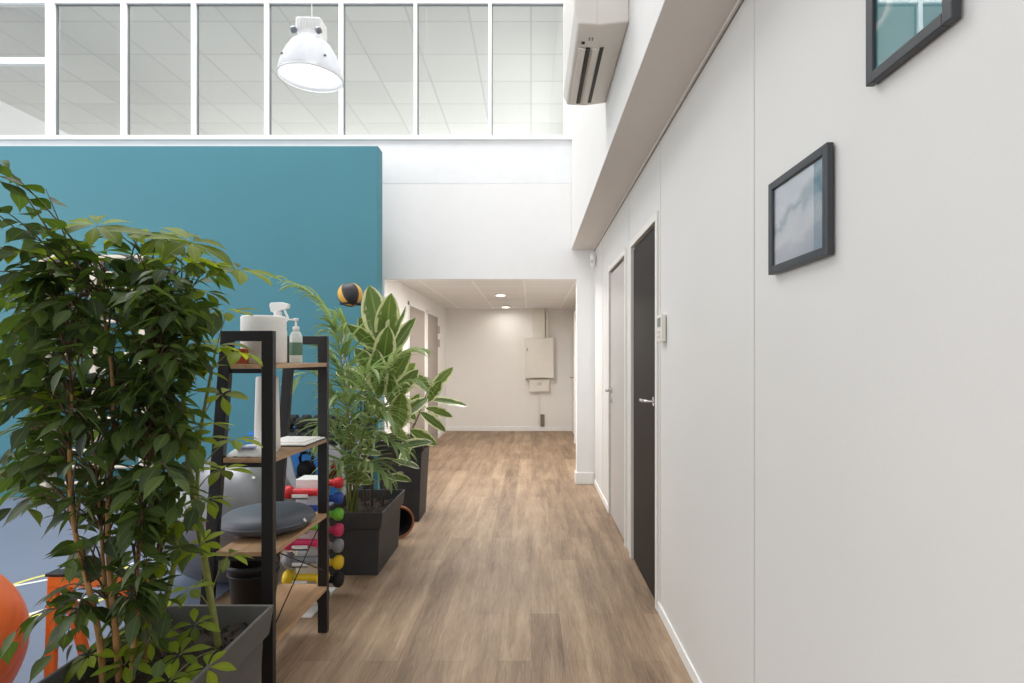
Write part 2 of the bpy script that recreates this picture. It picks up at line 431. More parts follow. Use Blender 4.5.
# joint strips between wall panels
for i, (y, z0) in enumerate(((-0.7, 0), (0.49, 0), (1.683, 0), (2.897, 0), (3.81, D1[2] + 0.05), (5.2, 0))):
    S('trim_%d' % (i + 2), MB().box(XR - 0.003, XR, y - 0.012, y + 0.012, z0 + 0.02, ZS - 0.012), 'wall', bevel=0.001)
    k = MB(); k.box(XR - 0.0012, XR, y - 0.015, y - 0.012, z0 + 0.02, ZS - 0.012); k.box(XR - 0.0012, XR, y + 0.012, y + 0.014, z0 + 0.02, ZS - 0.012)
    S('trim_%d' % (i + 20), k, 'joint')
S('trim_8', MB().box(XR - 0.012, XR, -4, YB, ZS - 0.014, ZS), 'soffit')
S('trim_9', MB().box(XR - 0.004, XR, -4, YB, ZS - 0.018, ZS - 0.014), 'socket')
S('baseboard_right', MB().box(XR - 0.009, XR, -4, D1[0] - 0.04, 0, 0.055).box(XR - 0.009, XR, D2[1] + 0.04, YB - 0.02, 0, 0.055), 'trim', bevel=0.002)

# upper right wall and soffit
S('wall_upper_right', MB().box(0.425, 0.76, -4.0, 5.865, ZS + 0.004, 6.9), 'upper')
S('ceiling_soffit', MB().box(0.4255, 0.665, -4.0, 5.865, ZS, ZS + 0.004), 'soffit')

# wall over the corridor
b = MB()
b.box(-8.2, XC, YB, YB + 0.12, 0, 3.14)
b.box(XC, 0.76, YB, YB + 0.12, 2.148, 3.14)
b.box(-8.2, 0.43, YB, YB + 0.12, 3.14, 3.60)
b.box(0.48, 0.80, YB, YB + 0.12, 0, 2.148)
S('wall_back', b, 'plaster')
b = MB(); b.box(-8.2, 0.43, YB - 0.0015, YB, 3.15, 3.62)
S('trim_10', b, 'alu', bevel=0.002)
S('trim_11', MB().box(-8.2, 0.43, YB - 0.03, YB + 0.12, 3.60, 3.645), 'alu', bevel=0.003)
S('baseboard_back', MB().box(0.465, XR - 0.01, YB - 0.015, YB, 0, 0.12).box(0.465, 0.48, YB, YB + 0.12, 0, 0.12), 'trim', bevel=0.003)

# corridor
YE = 10.13
S('wall_corridor_left', MB().box(XC - 0.1, XC, YB + 0.12, YE, 0, 2.3), 'corr')
S('wall_corridor_right', MB().box(0.74, 0.9, YB + 0.12, YE, 0, 2.3), 'corr')
S('wall_corridor_end', MB().box(XC - 0.1, 0.9, YE, YE + 0.1, 0, 2.3), 'corr')
S('ceiling_corridor', MB().box(XC - 0.1, 0.9, YB + 0.12, YE, 2.21, 2.30), 'ceil_corr')
S('baseboard_corridor_end', MB().box(XC, 0.73, YE - 0.014, YE, 0, 0.08), 'trim', bevel=0.003)
S('baseboard_corridor_left', MB().box(XC, XC + 0.014, YB + 0.13, 6.96, 0, 0.08).box(XC, XC + 0.014, 9.22, YE - 0.015, 0, 0.08), 'trim', bevel=0.003)

# teal wall
S('wall_teal', MB().box(-8.2, -1.448, 5.30, 5.46, 0, 3.327), 'teal', bevel=0.004)

# hall shell out of the picture
b = MB()
b.box(-8.3, -5.9, -4.1, 5.87, 6.9, 7.0); b.box(-0.5, 0.8, -4.1, 5.87, 6.9, 7.0)
b.box(-5.9, -0.5, -4.1, 3.25, 6.9, 7.0); b.box(-5.9, -0.5, 5.55, 5.87, 6.9, 7.0)
S('ceiling_hall', b, 'plaster')
b = MB()
b.box(-8.3, -8.2, -4.1, 12.1, 0, 0.8); b.box(-8.3, -8.2, -4.1, 12.1, 4.6, 6.9)
b.box(-8.3, -8.2, -4.1, -2.0, 0.8, 4.6); b.box(-8.3, -8.2, 4.0, 12.1, 0.8, 4.6)
S('wall_left', b, 'plaster')
b = MB()
b.box(-8.2, 0.76, -4.1, -4.0, 0, 0.6); b.box(-8.2, 0.76, -4.1, -4.0, 4.2, 6.9)
b.box(-8.2, -5.4, -4.1, -4.0, 0.6, 4.2); b.box(0.2, 0.76, -4.1, -4.0, 0.6, 4.2)
S('wall_rear', b, 'plaster')

# mezzanine room behind the glazing
S('ceiling_mezzanine', MB().box(-7.8, 0.76, YB + 0.15, 12.0, 5.10, 5.2), 'ceil_mezz')
S('floor_mezzanine', MB().box(-7.8, 0.76, YB + 0.15, 12.0, 3.40, 3.5), 'plaster')
S('wall_mezzanine_left', MB().box(-8.0, -7.8, YB + 0.15, 12.0, 3.5, 5.1), 'plaster')
S('wall_mezzanine_right', MB().box(0.62, 0.76, YB + 0.15, 12.0, 3.5, 5.1), 'plaster')
S('wall_mezzanine_back', MB().box(-7.8, 0.62, 11.9, 12.0, 3.5, 5.1), 'plaster')

# glazing band
win = thing('window_1', (-3.5, YB, 3.64), kind='structure')
fr = MB(); gk = MB()
ZT = 5.04
mull = [(50, 0.09), (123.5, 0.055), (193.5, 0.045), (266.5, 0.045), (341, 0.045), (415.5, 0.035), (490, 0.035)]
for x0 in (-24, -98, -172, -246): mull.append((x0, 0.045))
for px, wd in mull:
    X = (px - VX) / F * YB
    fr.box(X - wd / 2, X + wd / 2, YB - 0.01, YB + 0.06, 3.645, 6.9)
    gk.box(X + wd / 2, X + wd / 2 + 0.007, YB + 0.02, YB + 0.05, 3.645, ZT)
    gk.box(X - wd / 2 - 0.003, X - wd / 2, YB + 0.02, YB + 0.05, 3.645, ZT)
fr.box(-8.2, 0.43, YB - 0.008, YB + 0.06, ZT, ZT + 0.05)
fr.box(0.34, 0.43, YB + 0.0, YB + 0.05, 3.645, 6.9)
xl = (50 - VX) / F * YB
fr.box(-8.2, xl, YB - 0.012, YB + 0.06, 4.40, 4.465)
gk.box(xl + 0.06, 0.34, YB + 0.02, YB + 0.05, ZT - 0.004, ZT)
fr.build('window_frame', 'alu', win, bevel=0.003)
gk.build('gasket', 'gasket', win)
ms = sorted((px - VX) / F * YB for px, _ in mull)
ed = [-8.2] + ms + [0.36]
for a, c in zip(ed[:-1], ed[1:]):
    MB().box(a + 0.02, c - 0.01, YB + 0.032, YB + 0.038, 3.645, ZT).build('pane', 'glass', win)
    MB().box(a + 0.02, c - 0.01, YB + 0.032, YB + 0.038, ZT + 0.05, 6.88).build('pane', 'glass', win)

# doors in the right wall
LEAF = {}
def wall_door(n, D, leafm, seam):
    y0, y1, zt = D
    t = thing('door_%d' % n, (XR, (y0 + y1) / 2, 0), kind='structure')
    k = MB()
    k.box(XR - 0.012, XR + 0.075, y0 - 0.035, y0 + 0.008, 0, zt + 0.035)
    k.box(XR - 0.012, XR + 0.075, y1 - 0.008, y1 + 0.035, 0, zt + 0.035)
    k.box(XR - 0.012, XR + 0.075, y0 + 0.008, y1 - 0.008, zt - 0.008, zt + 0.035)
    k.build('door_frame', 'frame', t, bevel=0.002)
    MB().box(XR + 0.016, XR + 0.02, y0 + 0.008, y1 - 0.008, 0.0, zt - 0.008).build('rebate_shadow', 'gap', t)  # dark sheet behind the leaf, stands in for the shadow in the gap
    LEAF[n] = MB().box(XR + 0.004, XR + 0.016, y0 + 0.010, y1 - (0.03), 0.008, zt - 0.03).build('door_leaf', leafm, t, bevel=0.001)
    return t
d1 = wall_door(1, D1, 'darkdoor', 0)
d2 = wall_door(2, D2, 'lightdoor', 0)
def lever(t, y, z, s, name='door_handle'):
    k = MB()
    k.cyl((XR + 0.004, y, z), (XR - 0.006, y, z), 0.026, n=20)
    k.tube([(XR, y, z), (XR - 0.03, y, z), (XR - 0.048, y + s * 0.008, z), (XR - 0.052, y + s * 0.03, z), (XR - 0.052, y + s * 0.11, z), (XR - 0.044, y + s * 0.125, z)], 0.009, 10)
    h = k.build(name, 'chrome', t)
    return h
lever(LEAF[1], 3.03, 1.085, 1)
lever(LEAF[2], 4.64, 1.055, -1)
MB().cyl((XR + 0.004, 4.64, 0.97), (XR - 0.006, 4.64, 0.97), 0.022, n=16).cyl((XR - 0.005, 4.64, 0.97), (XR - 0.02, 4.64, 0.97), 0.008, n=10).build('lock_cylinder', 'chrome', LEAF[2])

# doors in the corridor left wall
def corr_door(n, y0, y1, hinges):
    t = thing('door_%d' % n, (XC, (y0 + y1) / 2, 0), kind='structure')
    k = MB()
    k.box(XC, XC + 0.012, y0 - 0.05, y0, 0, 2.03); k.box(XC, XC + 0.012, y1, y1 + 0.05, 0, 2.03); k.box(XC, XC + 0.012, y0 - 0.05, y1 + 0.05, 1.98, 2.03)
    k.build('door_frame', 'corr', t, bevel=0.002)
    MB().box(XC, XC + 0.016, y0, y1, 0.005, 1.98).build('door_leaf', 'greydoor', t, bevel=0.002)
    for z in hinges:
        MB().cyl((XC + 0.03, y1 + 0.01, z), (XC + 0.03, y1 + 0.01, z + 0.12), 0.018, n=10).box(XC + 0.012, XC + 0.03, y1 - 0.02, y1 + 0.03, z, z + 0.12).build('hinge', 'rackgrey', t)
corr_door(3, 7.03, 8.0, ())
corr_door(4, 8.27, 9.13, (1.72, 1.50, 0.2))

# white door leaf slightly ajar on the corridor right side
t = thing('door_5', (0.72, 9.5, 0), kind='structure')
k = MB()
hx, hy, ex, ey = 0.725, 9.45, 0.66, 8.60
k.hexa([(hx, hy, 0.005), (ex, ey, 0.005), (ex + 0.035, ey, 0.005), (hx + 0.004, hy, 0.005)], [(hx, hy, 2.04), (ex, ey, 2.04), (ex + 0.035, ey, 2.04), (hx + 0.004, hy, 2.04)])
lf5 = k.build('door_leaf', 'corr', t, bevel=0.002)
MB().tube([(0.67, 8.66, 1.02), (0.62, 8.66, 1.02), (0.61, 8.68, 1.02), (0.61, 8.78, 1.02)], 0.009).build('door_handle', 'chrome', lf5)

# ------------------------------------------------------------------ corridor lights and far wall
for i, (y, lb) in enumerate(((7.9, 'round recessed ceiling downlight nearer the corridor mouth'), (9.75, 'round recessed ceiling downlight nearer the far corridor wall'))):
    t = thing('downlight', (-0.37, y, 2.21), lb, 'ceiling light', 'recessed corridor downlights')
    MB().lathe([(0.085, 0), (0.085, -0.008), (0.068, -0.010), (0.066, -0.002), (0.085, 0)], (-0.37, y, 2.2095)).build('ring', 'trim', t)
    MB().cyl((-0.37, y, 2.209), (-0.37, y, 2.203), 0.066, n=24).build('diffuser', 'lamp_on', t)
    d = bpy.data.lights.new('downlight_beam', 'AREA'); d.shape = 'DISK'; d.size = 0.12; d.energy = (24, 2.2)[i]; d.color = (1.0, 0.965, 0.92); d.spread = math.radians(170)
    o = bpy.data.objects.new('downlight_beam', d); COL.objects.link(o); o.parent = t; o.location = (0, 0, -0.012)

d = bpy.data.lights.new('corridor_mouth_fill', 'AREA'); d.shape = 'DISK'; d.size = 0.16; d.energy = 30; d.color = (1.0, 0.975, 0.95)  # unseen fill light added behind the header to brighten the corridor, no fitting
o = bpy.data.objects.new('corridor_mouth_fill', d); COL.objects.link(o); o.location = (-0.4, 6.2, 2.195)
A = lambda px, py: P(px, py, YE)
t = thing('electrical_cabinet', (0.23, YE, 1.15), 'cream wall-mounted electrical cabinet on the far corridor wall', 'cabinet')
x0, x1 = A(525, 0).x, A(553.5, 0).x; zt, zb = A(0, 338).z * 1.0 - 0.0, A(0, 378).z
MB().box(x0, x1, YE - 0.20, YE, zb, zt).build('body', 'beige', t, bevel=0.006)
cd = MB().box(x0 + 0.012, x1 - 0.012, YE - 0.222, YE - 0.2, zb + 0.014, zt - 0.012).build('cabinet_door', 'beige', t, bevel=0.004)
MB().box(x0 + 0.03, x0 + 0.055, YE - 0.232, YE - 0.222, 1.44, 1.50).build('latch', 'rackgrey', cd, bevel=0.003)
t = thing('cable_trunking', (0.23, YE, zt), 'cream vertical cable trunking from corridor ceiling down to the electrical cabinet', 'trunking')
MB().box(A(532.5, 0).x, A(545, 0).x, YE - 0.12, YE, zt + 0.002, 2.208).build('trunk_cover', 'beige', t, bevel=0.004)
MB().box(A(545.5, 0).x, A(548.5, 0).x, YE - 0.09, YE, zt + 0.002, 2.208).build('side_conduit', 'beige', t, bevel=0.003)
t = thing('meter_box', (0.2, YE, 0.73), 'small cream meter box right under the electrical cabinet', 'box')
zb2 = A(0, 391).z
MB().box(A(529.5, 0).x, A(549, 0).x, YE - 0.13, YE, zb2, zb - 0.012).build('body', 'beige', t, bevel=0.006)
MB().box(A(537, 0).x, A(541.5, 0).x, YE - 0.137, YE - 0.13, 0.83, 0.89).build('window', 'joint', t, bevel=0.002)
MB().box(A(538, 0).x, A(540, 0).x, YE - 0.03, YE, 0.10, zb2 - 0.004).build('cable_cover', 'beige', None, loc=(0.21, YE, 0.1), bevel=0.003, label='narrow cable cover running from the meter box to the skirting', cat='trunking')
t = thing('wall_socket', (0.27, YE, 0.12), 'small brownish double socket low on the far corridor wall', 'socket')
MB().box(A(540.6, 0).x, A(544.4, 0).x, YE - 0.04, YE, 0.085, 0.30).build('plate', 'socket', t, bevel=0.004)
for z in (0.14, 0.24): MB().cyl((0.279, YE - 0.041, z), (0.279, YE - 0.046, z), 0.022, n=14).build('outlet', 'gasket', t)

# ------------------------------------------------------------------ things on the right wall
def art_mat(name, cols, rot):
    m = bpy.data.materials.new(name); m.use_nodes = True
    nt = m.node_tree; bb = nt.nodes['Principled BSDF']; N = nt.nodes.new; L = nt.links.new
    tc = N('ShaderNodeTexCoord'); mp = N('ShaderNodeMapping'); mp.inputs['Rotation'].default_value = rot; L(tc.outputs['Object'], mp.inputs[0])
    n = N('ShaderNodeTexNoise'); n.inputs['Scale'].default_value = 7; n.inputs['Detail'].default_value = 6; n.inputs['Distortion'].default_value = 0.8; L(mp.outputs[0], n.inputs['Vector'])
    s = N('ShaderNodeSeparateXYZ'); L(mp.outputs[0], s.inputs[0])
    a = N('ShaderNodeMath'); a.operation = 'MULTIPLY_ADD'; a.inputs[1].default_value = 2.6; L(s.outputs[2], a.inputs[0])
    a2 = N('ShaderNodeMath'); a2.operation = 'MULTIPLY_ADD'; a2.inputs[1].default_value = 0.42; a2.inputs[2].default_value = 0.3; L(n.outputs['Fac'], a2.inputs[0]); L(a2.outputs[0], a.inputs[2])
    r = N('ShaderNodeValToRGB'); e = r.color_ramp.elements
    e[0].position = cols[0][0]; e[0].color = lin(cols[0][1]); e[1].position = cols[-1][0]; e[1].color = lin(cols[-1][1])
    for p, c in cols[1:-1]:
        q = e.new(p); q.color = lin(c)
    L(a.outputs[0], r.inputs[0]); L(r.outputs[0], bb.inputs['Base Color']); bb.inputs['Roughness'].default_value = 0.25
    return m
art1 = art_mat('lake_and_cloud_print', [(0.15, (186, 188, 204)), (0.36, (206, 208, 220)), (0.42, (236, 238, 242)), (0.52, (214, 220, 228)), (0.56, (150, 172, 184)), (0.62, (222, 226, 234)), (0.85, (196, 204, 222))], (0.25, 0, 0))
art2 = art_mat('turquoise_sea_print', [(0.05, (92, 170, 178)), (0.40, (110, 186, 190)), (0.47, (214, 232, 232)), (0.50, (98, 172, 178)), (0.72, (90, 164, 172)), (0.76, (168, 140, 110)), (0.84, (214, 222, 226))], (0.55, 0, 0))
def picture(y0, y1, z0, z1, art, label):
    yc, zc = (y0 + y1) / 2, (z0 + z1) / 2
    t = thing('framed_photo', (XR, yc, zc), label, 'picture', 'framed photos on the right wall')
    bw = 0.021; k = MB()
    xo = XR - 0.02
    k.box(xo, XR - 0.004, y0, y0 + bw, z0, z1); k.box(xo, XR - 0.004, y1 - bw, y1, z0, z1)
    k.box(xo, XR - 0.004, y0 + bw, y1 - bw, z0, z0 + bw); k.box(xo, XR - 0.004, y0 + bw, y1 - bw, z1 - bw, z1)
    k.build('frame', 'pic', t, bevel=0.002)
    MB().box(XR - 0.012, XR - 0.002, y0 + bw * .8, y1 - bw * .8, z0 + bw * .8, z1 - bw * .8).build('print', art, t)
    MB().box(XR - 0.0145, XR - 0.0135, y0 + bw * .9, y1 - bw * .9, z0 + bw * .9, z1 - bw * .9).build('glazing', 'picglass', t)
picture(1.225, 1.529, 1.546, 1.793, art1, 'small landscape charcoal-framed photo of pale clouds over water, fully in view')
picture(0.862, 1.084, 1.844, 2.19, art2, 'charcoal-framed photo of turquoise sea, cut off by the top edge')

t = thing('intercom', (XR, 2.77, 1.4), 'small cream wall intercom with grey screen beside the dark door', 'intercom')
yA, yB_ = XR * F / (667 - HX), XR * F / (657.5 - HX)
yA, yB_ = 2.75, 2.84
MB().box(XR - 0.028, XR - 0.003, yA, yB_, 1.40, 1.535).build('housing', 'beige', t, bevel=0.005)
MB().box(XR - 0.031, XR - 0.027, yA + 0.014, yB_ - 0.014, 1.475, 1.52).build('screen', 'screen', t, bevel=0.001)
for j in range(2):
    for i in range(3):
        MB().box(XR - 0.031, XR - 0.027, yA + 0.016 + i * 0.022, yA + 0.030 + i * 0.022, 1.418 + j * 0.024, 1.432 + j * 0.024).build('button', 'joint', t, bevel=0.001)

t = thing('motion_sensor', (XR - 0.02, 5.77, 2.24), 'small white sensor high on the wall just below the soffit corner', 'sensor')
k = MB(); k.lathe([(0.0, 0.0), (0.014, 0.004), (0.026, 0.04), (0.032, 0.11), (0.022, 0.15), (0, 0.155)], (XR - 0.035, 5.70, 2.235), 20)
k.build('housing', 'plasticw', t)
MB().sphere((XR - 0.05, 5.675, 2.30), 0.016, 14, 10).build('lens', 'joint', t)

# air conditioning unit on the upper right wall
t = thing('air_conditioner', (0.43, 2.80, 2.73), 'off-white wall-hung air conditioner with twin outlet slots high on the wall', 'air conditioner')
xw, xf, ya, yb = 0.425, 0.185, 2.42, 3.20
prof = [(xw, 2.775), (xw - 0.12, 2.760), (xf + 0.02, 2.765), (xf, 2.81), (xf, 3.28), (xf + 0.03, 3.33), (xw, 3.33)]
k = MB(); n = len(prof)
k.add([(x, y, z) for y in (ya, yb) for x, z in prof], [tuple(range(n)), tuple(reversed(range(n, 2 * n)))] + [(i, i + n, (i + 1) % n + n, (i + 1) % n) for i in range(n)])
k.build('casing', 'acshell', t, bevel=0.009, seg=4)
zz = 2.7605
MB().box(0.256, 0.276, 2.60, 3.16, zz + 0.001, zz + 0.02).build('outlet_slot', 'potblack', t).location.z -= 0.006
MB().box(0.320, 0.338, 2.60, 3.16, zz - 0.001, zz + 0.02).build('outlet_slot', 'potblack', t).location.z -= 0.0
for x0 in (0.222, 0.284):
    k = MB(); k.hexa([(x0, 2.60, zz - 0.004), (x0 + 0.030, 2.60, zz - 0.012), (x0 + 0.030, 3.16, zz - 0.012), (x0, 3.16, zz - 0.004)],
                     [(x0, 2.60, zz + 0.004), (x0 + 0.030, 2.60, zz - 0.004), (x0 + 0.030, 3.16, zz - 0.004), (x0, 3.16, zz + 0.004)])
    k.build('louvre', 'acshell', t, bevel=0.002)
MB().box(0.232, 0.246, 2.555, 2.572, zz + 0.0, zz + 0.02).build('indicator', 'potblack', t)
MB().box(0.262, 0.266, 2.52, 2.54, zz - 0.003, zz + 0.01).box(0.276, 0.280, 2.52, 2.54, zz - 0.003, zz + 0.01).build('button', 'gasket', t)
MB().box(xf + 0.10, xf + 0.102, ya - 0.001, ya + 0.01, 2.75, 2.92).box(xf + 0.102, xw - 0.01, ya - 0.001, ya + 0.01, 2.918, 2.92).build('service_cover', 'joint', t)

# ------------------------------------------------------------------ pendant lamp
LY = 3.8
pc = P(307.5, 36, LY)
t = thing('pendant_lamp', pc, 'white translucent bell-shaped pendant lamp hanging in front of the glazing', 'lamp')
q = Quaternion((0, 1, 0), math.radians(1.5)) @ Quaternion((1, 0, 0), math.radians(1))
def lp(r, h): return (r, h)
sh = [(0.055, -0.01), (0.085, -0.022), (0.13, -0.06), (0.168, -0.12), (0.194, -0.18), (0.208, -0.235), (0.212, -0.262), (0.207, -0.266), (0.203, -0.235), (0.189, -0.18), (0.163, -0.12), (0.126, -0.062), (0.085, -0.028)]
sh = [(a, c * 1.08) for a, c in sh]
shade_o = MB().lathe(sh, pc, 64, q).build('lamp_shade', 'shade', t)
k = MB(); rim = [pc + q @ V((0.211 * math.cos(a), 0.211 * math.sin(a), -0.285)) for a in [2 * math.pi * i / 48 for i in range(49)]]
k.tube(rim, 0.005, 8); k.build('rim', 'plasticw', shade_o)
k = MB()
def qb(x0, x1, y0, y1, z0, z1, k):
    k.hexa([pc + q @ V(p) for p in ((x0, y0, z0), (x1, y0, z0), (x1, y1, z0), (x0, y1, z0))], [pc + q @ V(p) for p in ((x0, y0, z1), (x1, y0, z1), (x1, y1, z1), (x0, y1, z1))])
qb(-0.085, 0.085, -0.07, 0.07, -0.012, 0.095, k)
gear_o = k.build('gear_housing', 'plasticw', t, bevel=0.018, seg=4)
k = MB()
for i in range(6): qb(-0.05 + i * 0.018, -0.042 + i * 0.018, -0.076, -0.06, 0.01, 0.085, k)
k.build('cooling_rib', 'alu', gear_o, bevel=0.002)
for x in (-0.088, 0.078):
    k = MB(); cc = pc + q @ V((x, -0.085, -0.004)); k.lathe([(0, 0.014), (0.018, 0.012), (0.022, 0.0), (0.022, -0.012), (0.0, -0.014)], cc, 18, q @ Quaternion((1, 0, 0), math.radians(80)))
    k.cyl(cc, cc + q @ V((0, 0.05, 0.01)), 0.008); k.build('clip', 'mirror', t)
for a in (-2.3, -0.75, 1.0, 2.5):
    c0 = pc + q @ V((0.199 * math.cos(a), 0.199 * math.sin(a), -0.195)); k = MB(); k.sphere(c0, 0.009, 12, 8); k.build('rivet', 'mirror', shade_o)
MB().lathe([(0, -0.02), (0.035, -0.03), (0.05, -0.07), (0.055, -0.12), (0.045, -0.16), (0, -0.18)], pc, 24, q).build('bulb', 'bulb', t)
hook = pc + q @ V((0.0, 0, 0.097))
MB().tube([hook, hook + V((0, 0, 0.02)), hook + V((0.001, 0, 0.08)), hook + V((-0.006, 0, 0.25)), V((hook.x - 0.008, hook.y, 6.9))], 0.0035, 8).build('cord', 'plasticw', t)
MB().tube([hook + V((0.01 * math.cos(a), 0, 0.008 + 0.01 * math.sin(a))) for a in [i * math.pi / 6 for i in range(13)]], 0.003, 6).build('hook', 'mirror', t)
d = bpy.data.lights.new('pendant_glow', 'POINT'); d.energy = 1.5; d.shadow_soft_size = 0.05; d.color = (0.97, 0.98, 1)
o = bpy.data.objects.new('pendant_glow', d); COL.objects.link(o); o.parent = t; o.location = q @ V((0, 0, -0.215))

# ------------------------------------------------------------------ planters
def planter(loc, wx, wy, h, label, sx=0.04, lip=0.10, soil=0.07, m='planter'):
    """tapered trough with a deep rim band; loc = centre of base, wx/wy = size at the top"""
    x, y, z = loc
    t = thing('planter', loc, label, 'planter')
    def ring(i, j, zz): return [V((x - i, y - j, z + zz)), V((x + i, y - j, z + zz)), V((x + i, y + j, z + zz)), V((x - i, y + j, z + zz))]
    X, Y_ = wx / 2, wy / 2
    rings = [ring(X - sx, Y_ - sx, 0), ring(X - 0.018 - sx * 0.2, Y_ - 0.018 - sx * 0.2, h - lip - 0.004), ring(X - 0.004 - sx * .2, Y_ - 0.004 - sx * .2, h - lip),
             ring(X, Y_, h), ring(X - 0.012, Y_ - 0.012, h), ring(X - 0.024, Y_ - 0.024, h - soil - 0.02)]
    k = MB(); vs = [p for r in rings for p in r]
    fs = [(3, 2, 1, 0)] + [(a * 4 + i, a * 4 + (i + 1) % 4, (a + 1) * 4 + (i + 1) % 4, (a + 1) * 4 + i) for a in range(len(rings) - 1) for i in range(4)]
    k.add(vs, fs); k.build('pot_body', m, t, bevel=0.004)
    # lumpy soil
    g = MB(); nx = 26; vs = []
    for a in range(nx + 1):
        for c in range(nx + 1):
            vs.append((x + (a / nx - 0.5) * (wx - 0.034), y + (c / nx - 0.5) * (wy - 0.034), z + h - soil + random.uniform(-0.012, 0.012) + 0.012 * math.sin(a * .7) * math.cos(c * .5)))
    g.add(vs, [(a * (nx + 1) + c, (a + 1) * (nx + 1) + c, (a + 1) * (nx + 1) + c + 1, a * (nx + 1) + c + 1) for a in range(nx) for c in range(nx)], True)
    for _ in range(160):
        c0 = V((x + random.uniform(-.46, .46) * wx, y + random.uniform(-.46, .46) * wy, z + h - soil + 0.006)); g.sphere(c0, random.uniform(0.003, 0.007), 6, 4, 0.7)
    g.build('soil', 'soil', t)
    return t
planter((-1.105, 1.68, 0), 0.42, 0.60, 0.45, 'dark grey square planter in the near left corner filled with soil', m='planter_grey')
planter((-1.055, 3.665, 0), 0.38, 0.61, 0.39, 'charcoal trough planter standing behind the coloured dumbbells')
planter((-1.02, 4.66, 0), 0.42, 0.42, 0.66, 'tall tapered brown-grey planter furthest down the row', sx=0.06, lip=0.03)

# pot lying on its side between the planters
t = thing('plant_pot', (-0.95, 4.17, 0.0), 'round dark pot with terracotta rim lying between the two far planters', 'pot')
qq = Quaternion((0, 0, 1), math.radians(20)) @ Quaternion((1, 0, 0), math.radians(90))
MB().lathe([(0, -0.16), (0.075, -0.16), (0.108, 0.0), (0.100, 0.0), (0.07, -0.15), (0, -0.15)], (-0.945, 4.10, 0.118), 40, qq).build('pot_body', 'potblack', t)
MB().lathe([(0.104, -0.02), (0.118, -0.02), (0.118, 0.008), (0.104, 0.008), (0.104, -0.02)], (-0.945, 4.10, 0.118), 40, qq).build('rim', 'terra', t)

# ------------------------------------------------------------------ shelf rack
RX, RY0, RY1 = -0.962, 2.150, 2.715
def xl_at(z): return -1.275 + 0.077 * z
t = thing('ladder_shelf', (-1.1, 2.41, 0), 'black metal ladder shelf with four light wood boards', 'shelf')
def endframe(y):
    k = MB(); th = 0.028; H = 1.425
    k.box(RX - 0.045, RX, y, y + th, 0, H)
    k.hexa([(xl_at(0), y, 0), (xl_at(0) + 0.045, y, 0), (xl_at(0) + 0.045, y + th, 0), (xl_at(0), y + th, 0)],
           [(xl_at(H), y, H), (xl_at(H) + 0.045, y, H), (xl_at(H) + 0.045, y + th, H), (xl_at(H), y + th, H)])
    k.box(xl_at(H) + 0.04, RX - 0.04, y, y + th, H - 0.04, H)
    k.build('end_frame', 'black', t, bevel=0.002)
endframe(RY0); endframe(RY1 - 0.028)
SZ = [0.225, 0.575, 0.935, 1.297]
for z in SZ:
    x0 = xl_at(z) + 0.047; x1 = RX - 0.0 if z < 0.6 else RX - 0.0
    MB().box(x0, RX - 0.046, RY0 + 0.001, RY1 - 0.001, z - 0.018, z).box(RX - 0.046, RX, RY0 + 0.029, RY1 - 0.029, z - 0.018, z).build('shelf_board', 'shelfwood', t, bevel=0.0015)
    for y in (RY0, RY1 - 0.028):
        MB().box(x0 - 0.01, RX - 0.04, y + 0.004, y + 0.024, z - 0.036, z - 0.019).build('crossbar', 'black', t)
k = MB(); k.cyl((RX - 0.012, RY0 + 0.03, 0.57), (RX - 0.012, RY1 - 0.03, 0.30), 0.0028, n=6); k.cyl((RX - 0.016, RY0 + 0.03, 0.26), (RX - 0.016, RY1 - 0.03, 0.56), 0.0028, n=6)
k.build('cross_brace', 'black', t)

Z4, Z3, Z2, Z1 = SZ
# top shelf
def on(px, Y): return (px - HX) / F * Y
t = thing('paper_roll', (-1.075, 2.29, Z1), 'large white paper towel roll on the top shelf board', 'paper roll')
MB().lathe([(0.022, 0.0), (0.081, 0.0), (0.086, 0.006), (0.086, 0.188), (0.082, 0.194), (0.022, 0.194), (0.022, 0.0)], (-1.073, 2.30, Z1), 48).build('sheets', 'paper', t)
MB().lathe([(0.021, 0.0), (0.0215, 0.192), (0.019, 0.192), (0.019, 0.0), (0.021, 0)], (-1.073, 2.30, Z1), 24).build('core', 'cream', t)
c = V((-1.095, 2.47, Z1))
t = thing('spray_bottle', c, 'white trigger spray bottle behind the large paper roll', 'bottle')
MB().lathe([(0, 0), (0.036, 0), (0.038, 0.006), (0.038, 0.14), (0.030, 0.17), (0.014, 0.19), (0.013, 0.21), (0, 0.21)], c, 28).build('bottle_body', 'plasticw', t)
c2 = c + V((0, 0, 0.205))
k = MB(); k.cyl(c2, c2 + V((0, 0, 0.022)), 0.017, n=18)
prof = [(-0.035, 0.05), (-0.028, 0.02), (0.0, 0.018), (0.018, 0.028), (0.05, 0.036), (0.052, 0.056), (0.02, 0.064), (-0.03, 0.062)]
vs = [c2 + V((x, y, z)) for y in (-0.011, 0.011) for x, z in prof]; n = len(prof)
k.add(vs, [tuple(range(n)), tuple(reversed(range(n, 2 * n)))] + [(i, i + n, (i + 1) % n + n, (i + 1) % n) for i in range(n)])
sh_o = k.build('spray_head', 'plasticw', t, bevel=0.004)
MB().tube([c2 + V((0.028, 0, 0.035)), c2 + V((0.036, 0, 0.015)), c2 + V((0.046, 0, -0.008))], 0.005, 8).build('trigger', 'plasticw', sh_o)
c = V((-1.01, 2.46, Z1))
t = thing('soap_dispenser', c, 'clear pump bottle of gel with green label at right end of top shelf', 'bottle')
MB().lathe([(0, 0), (0.025, 0), (0.027, 0.005), (0.027, 0.115), (0.020, 0.135), (0.011, 0.142), (0, 0.142)], c, 28).build('bottle_body', 'gel', t)
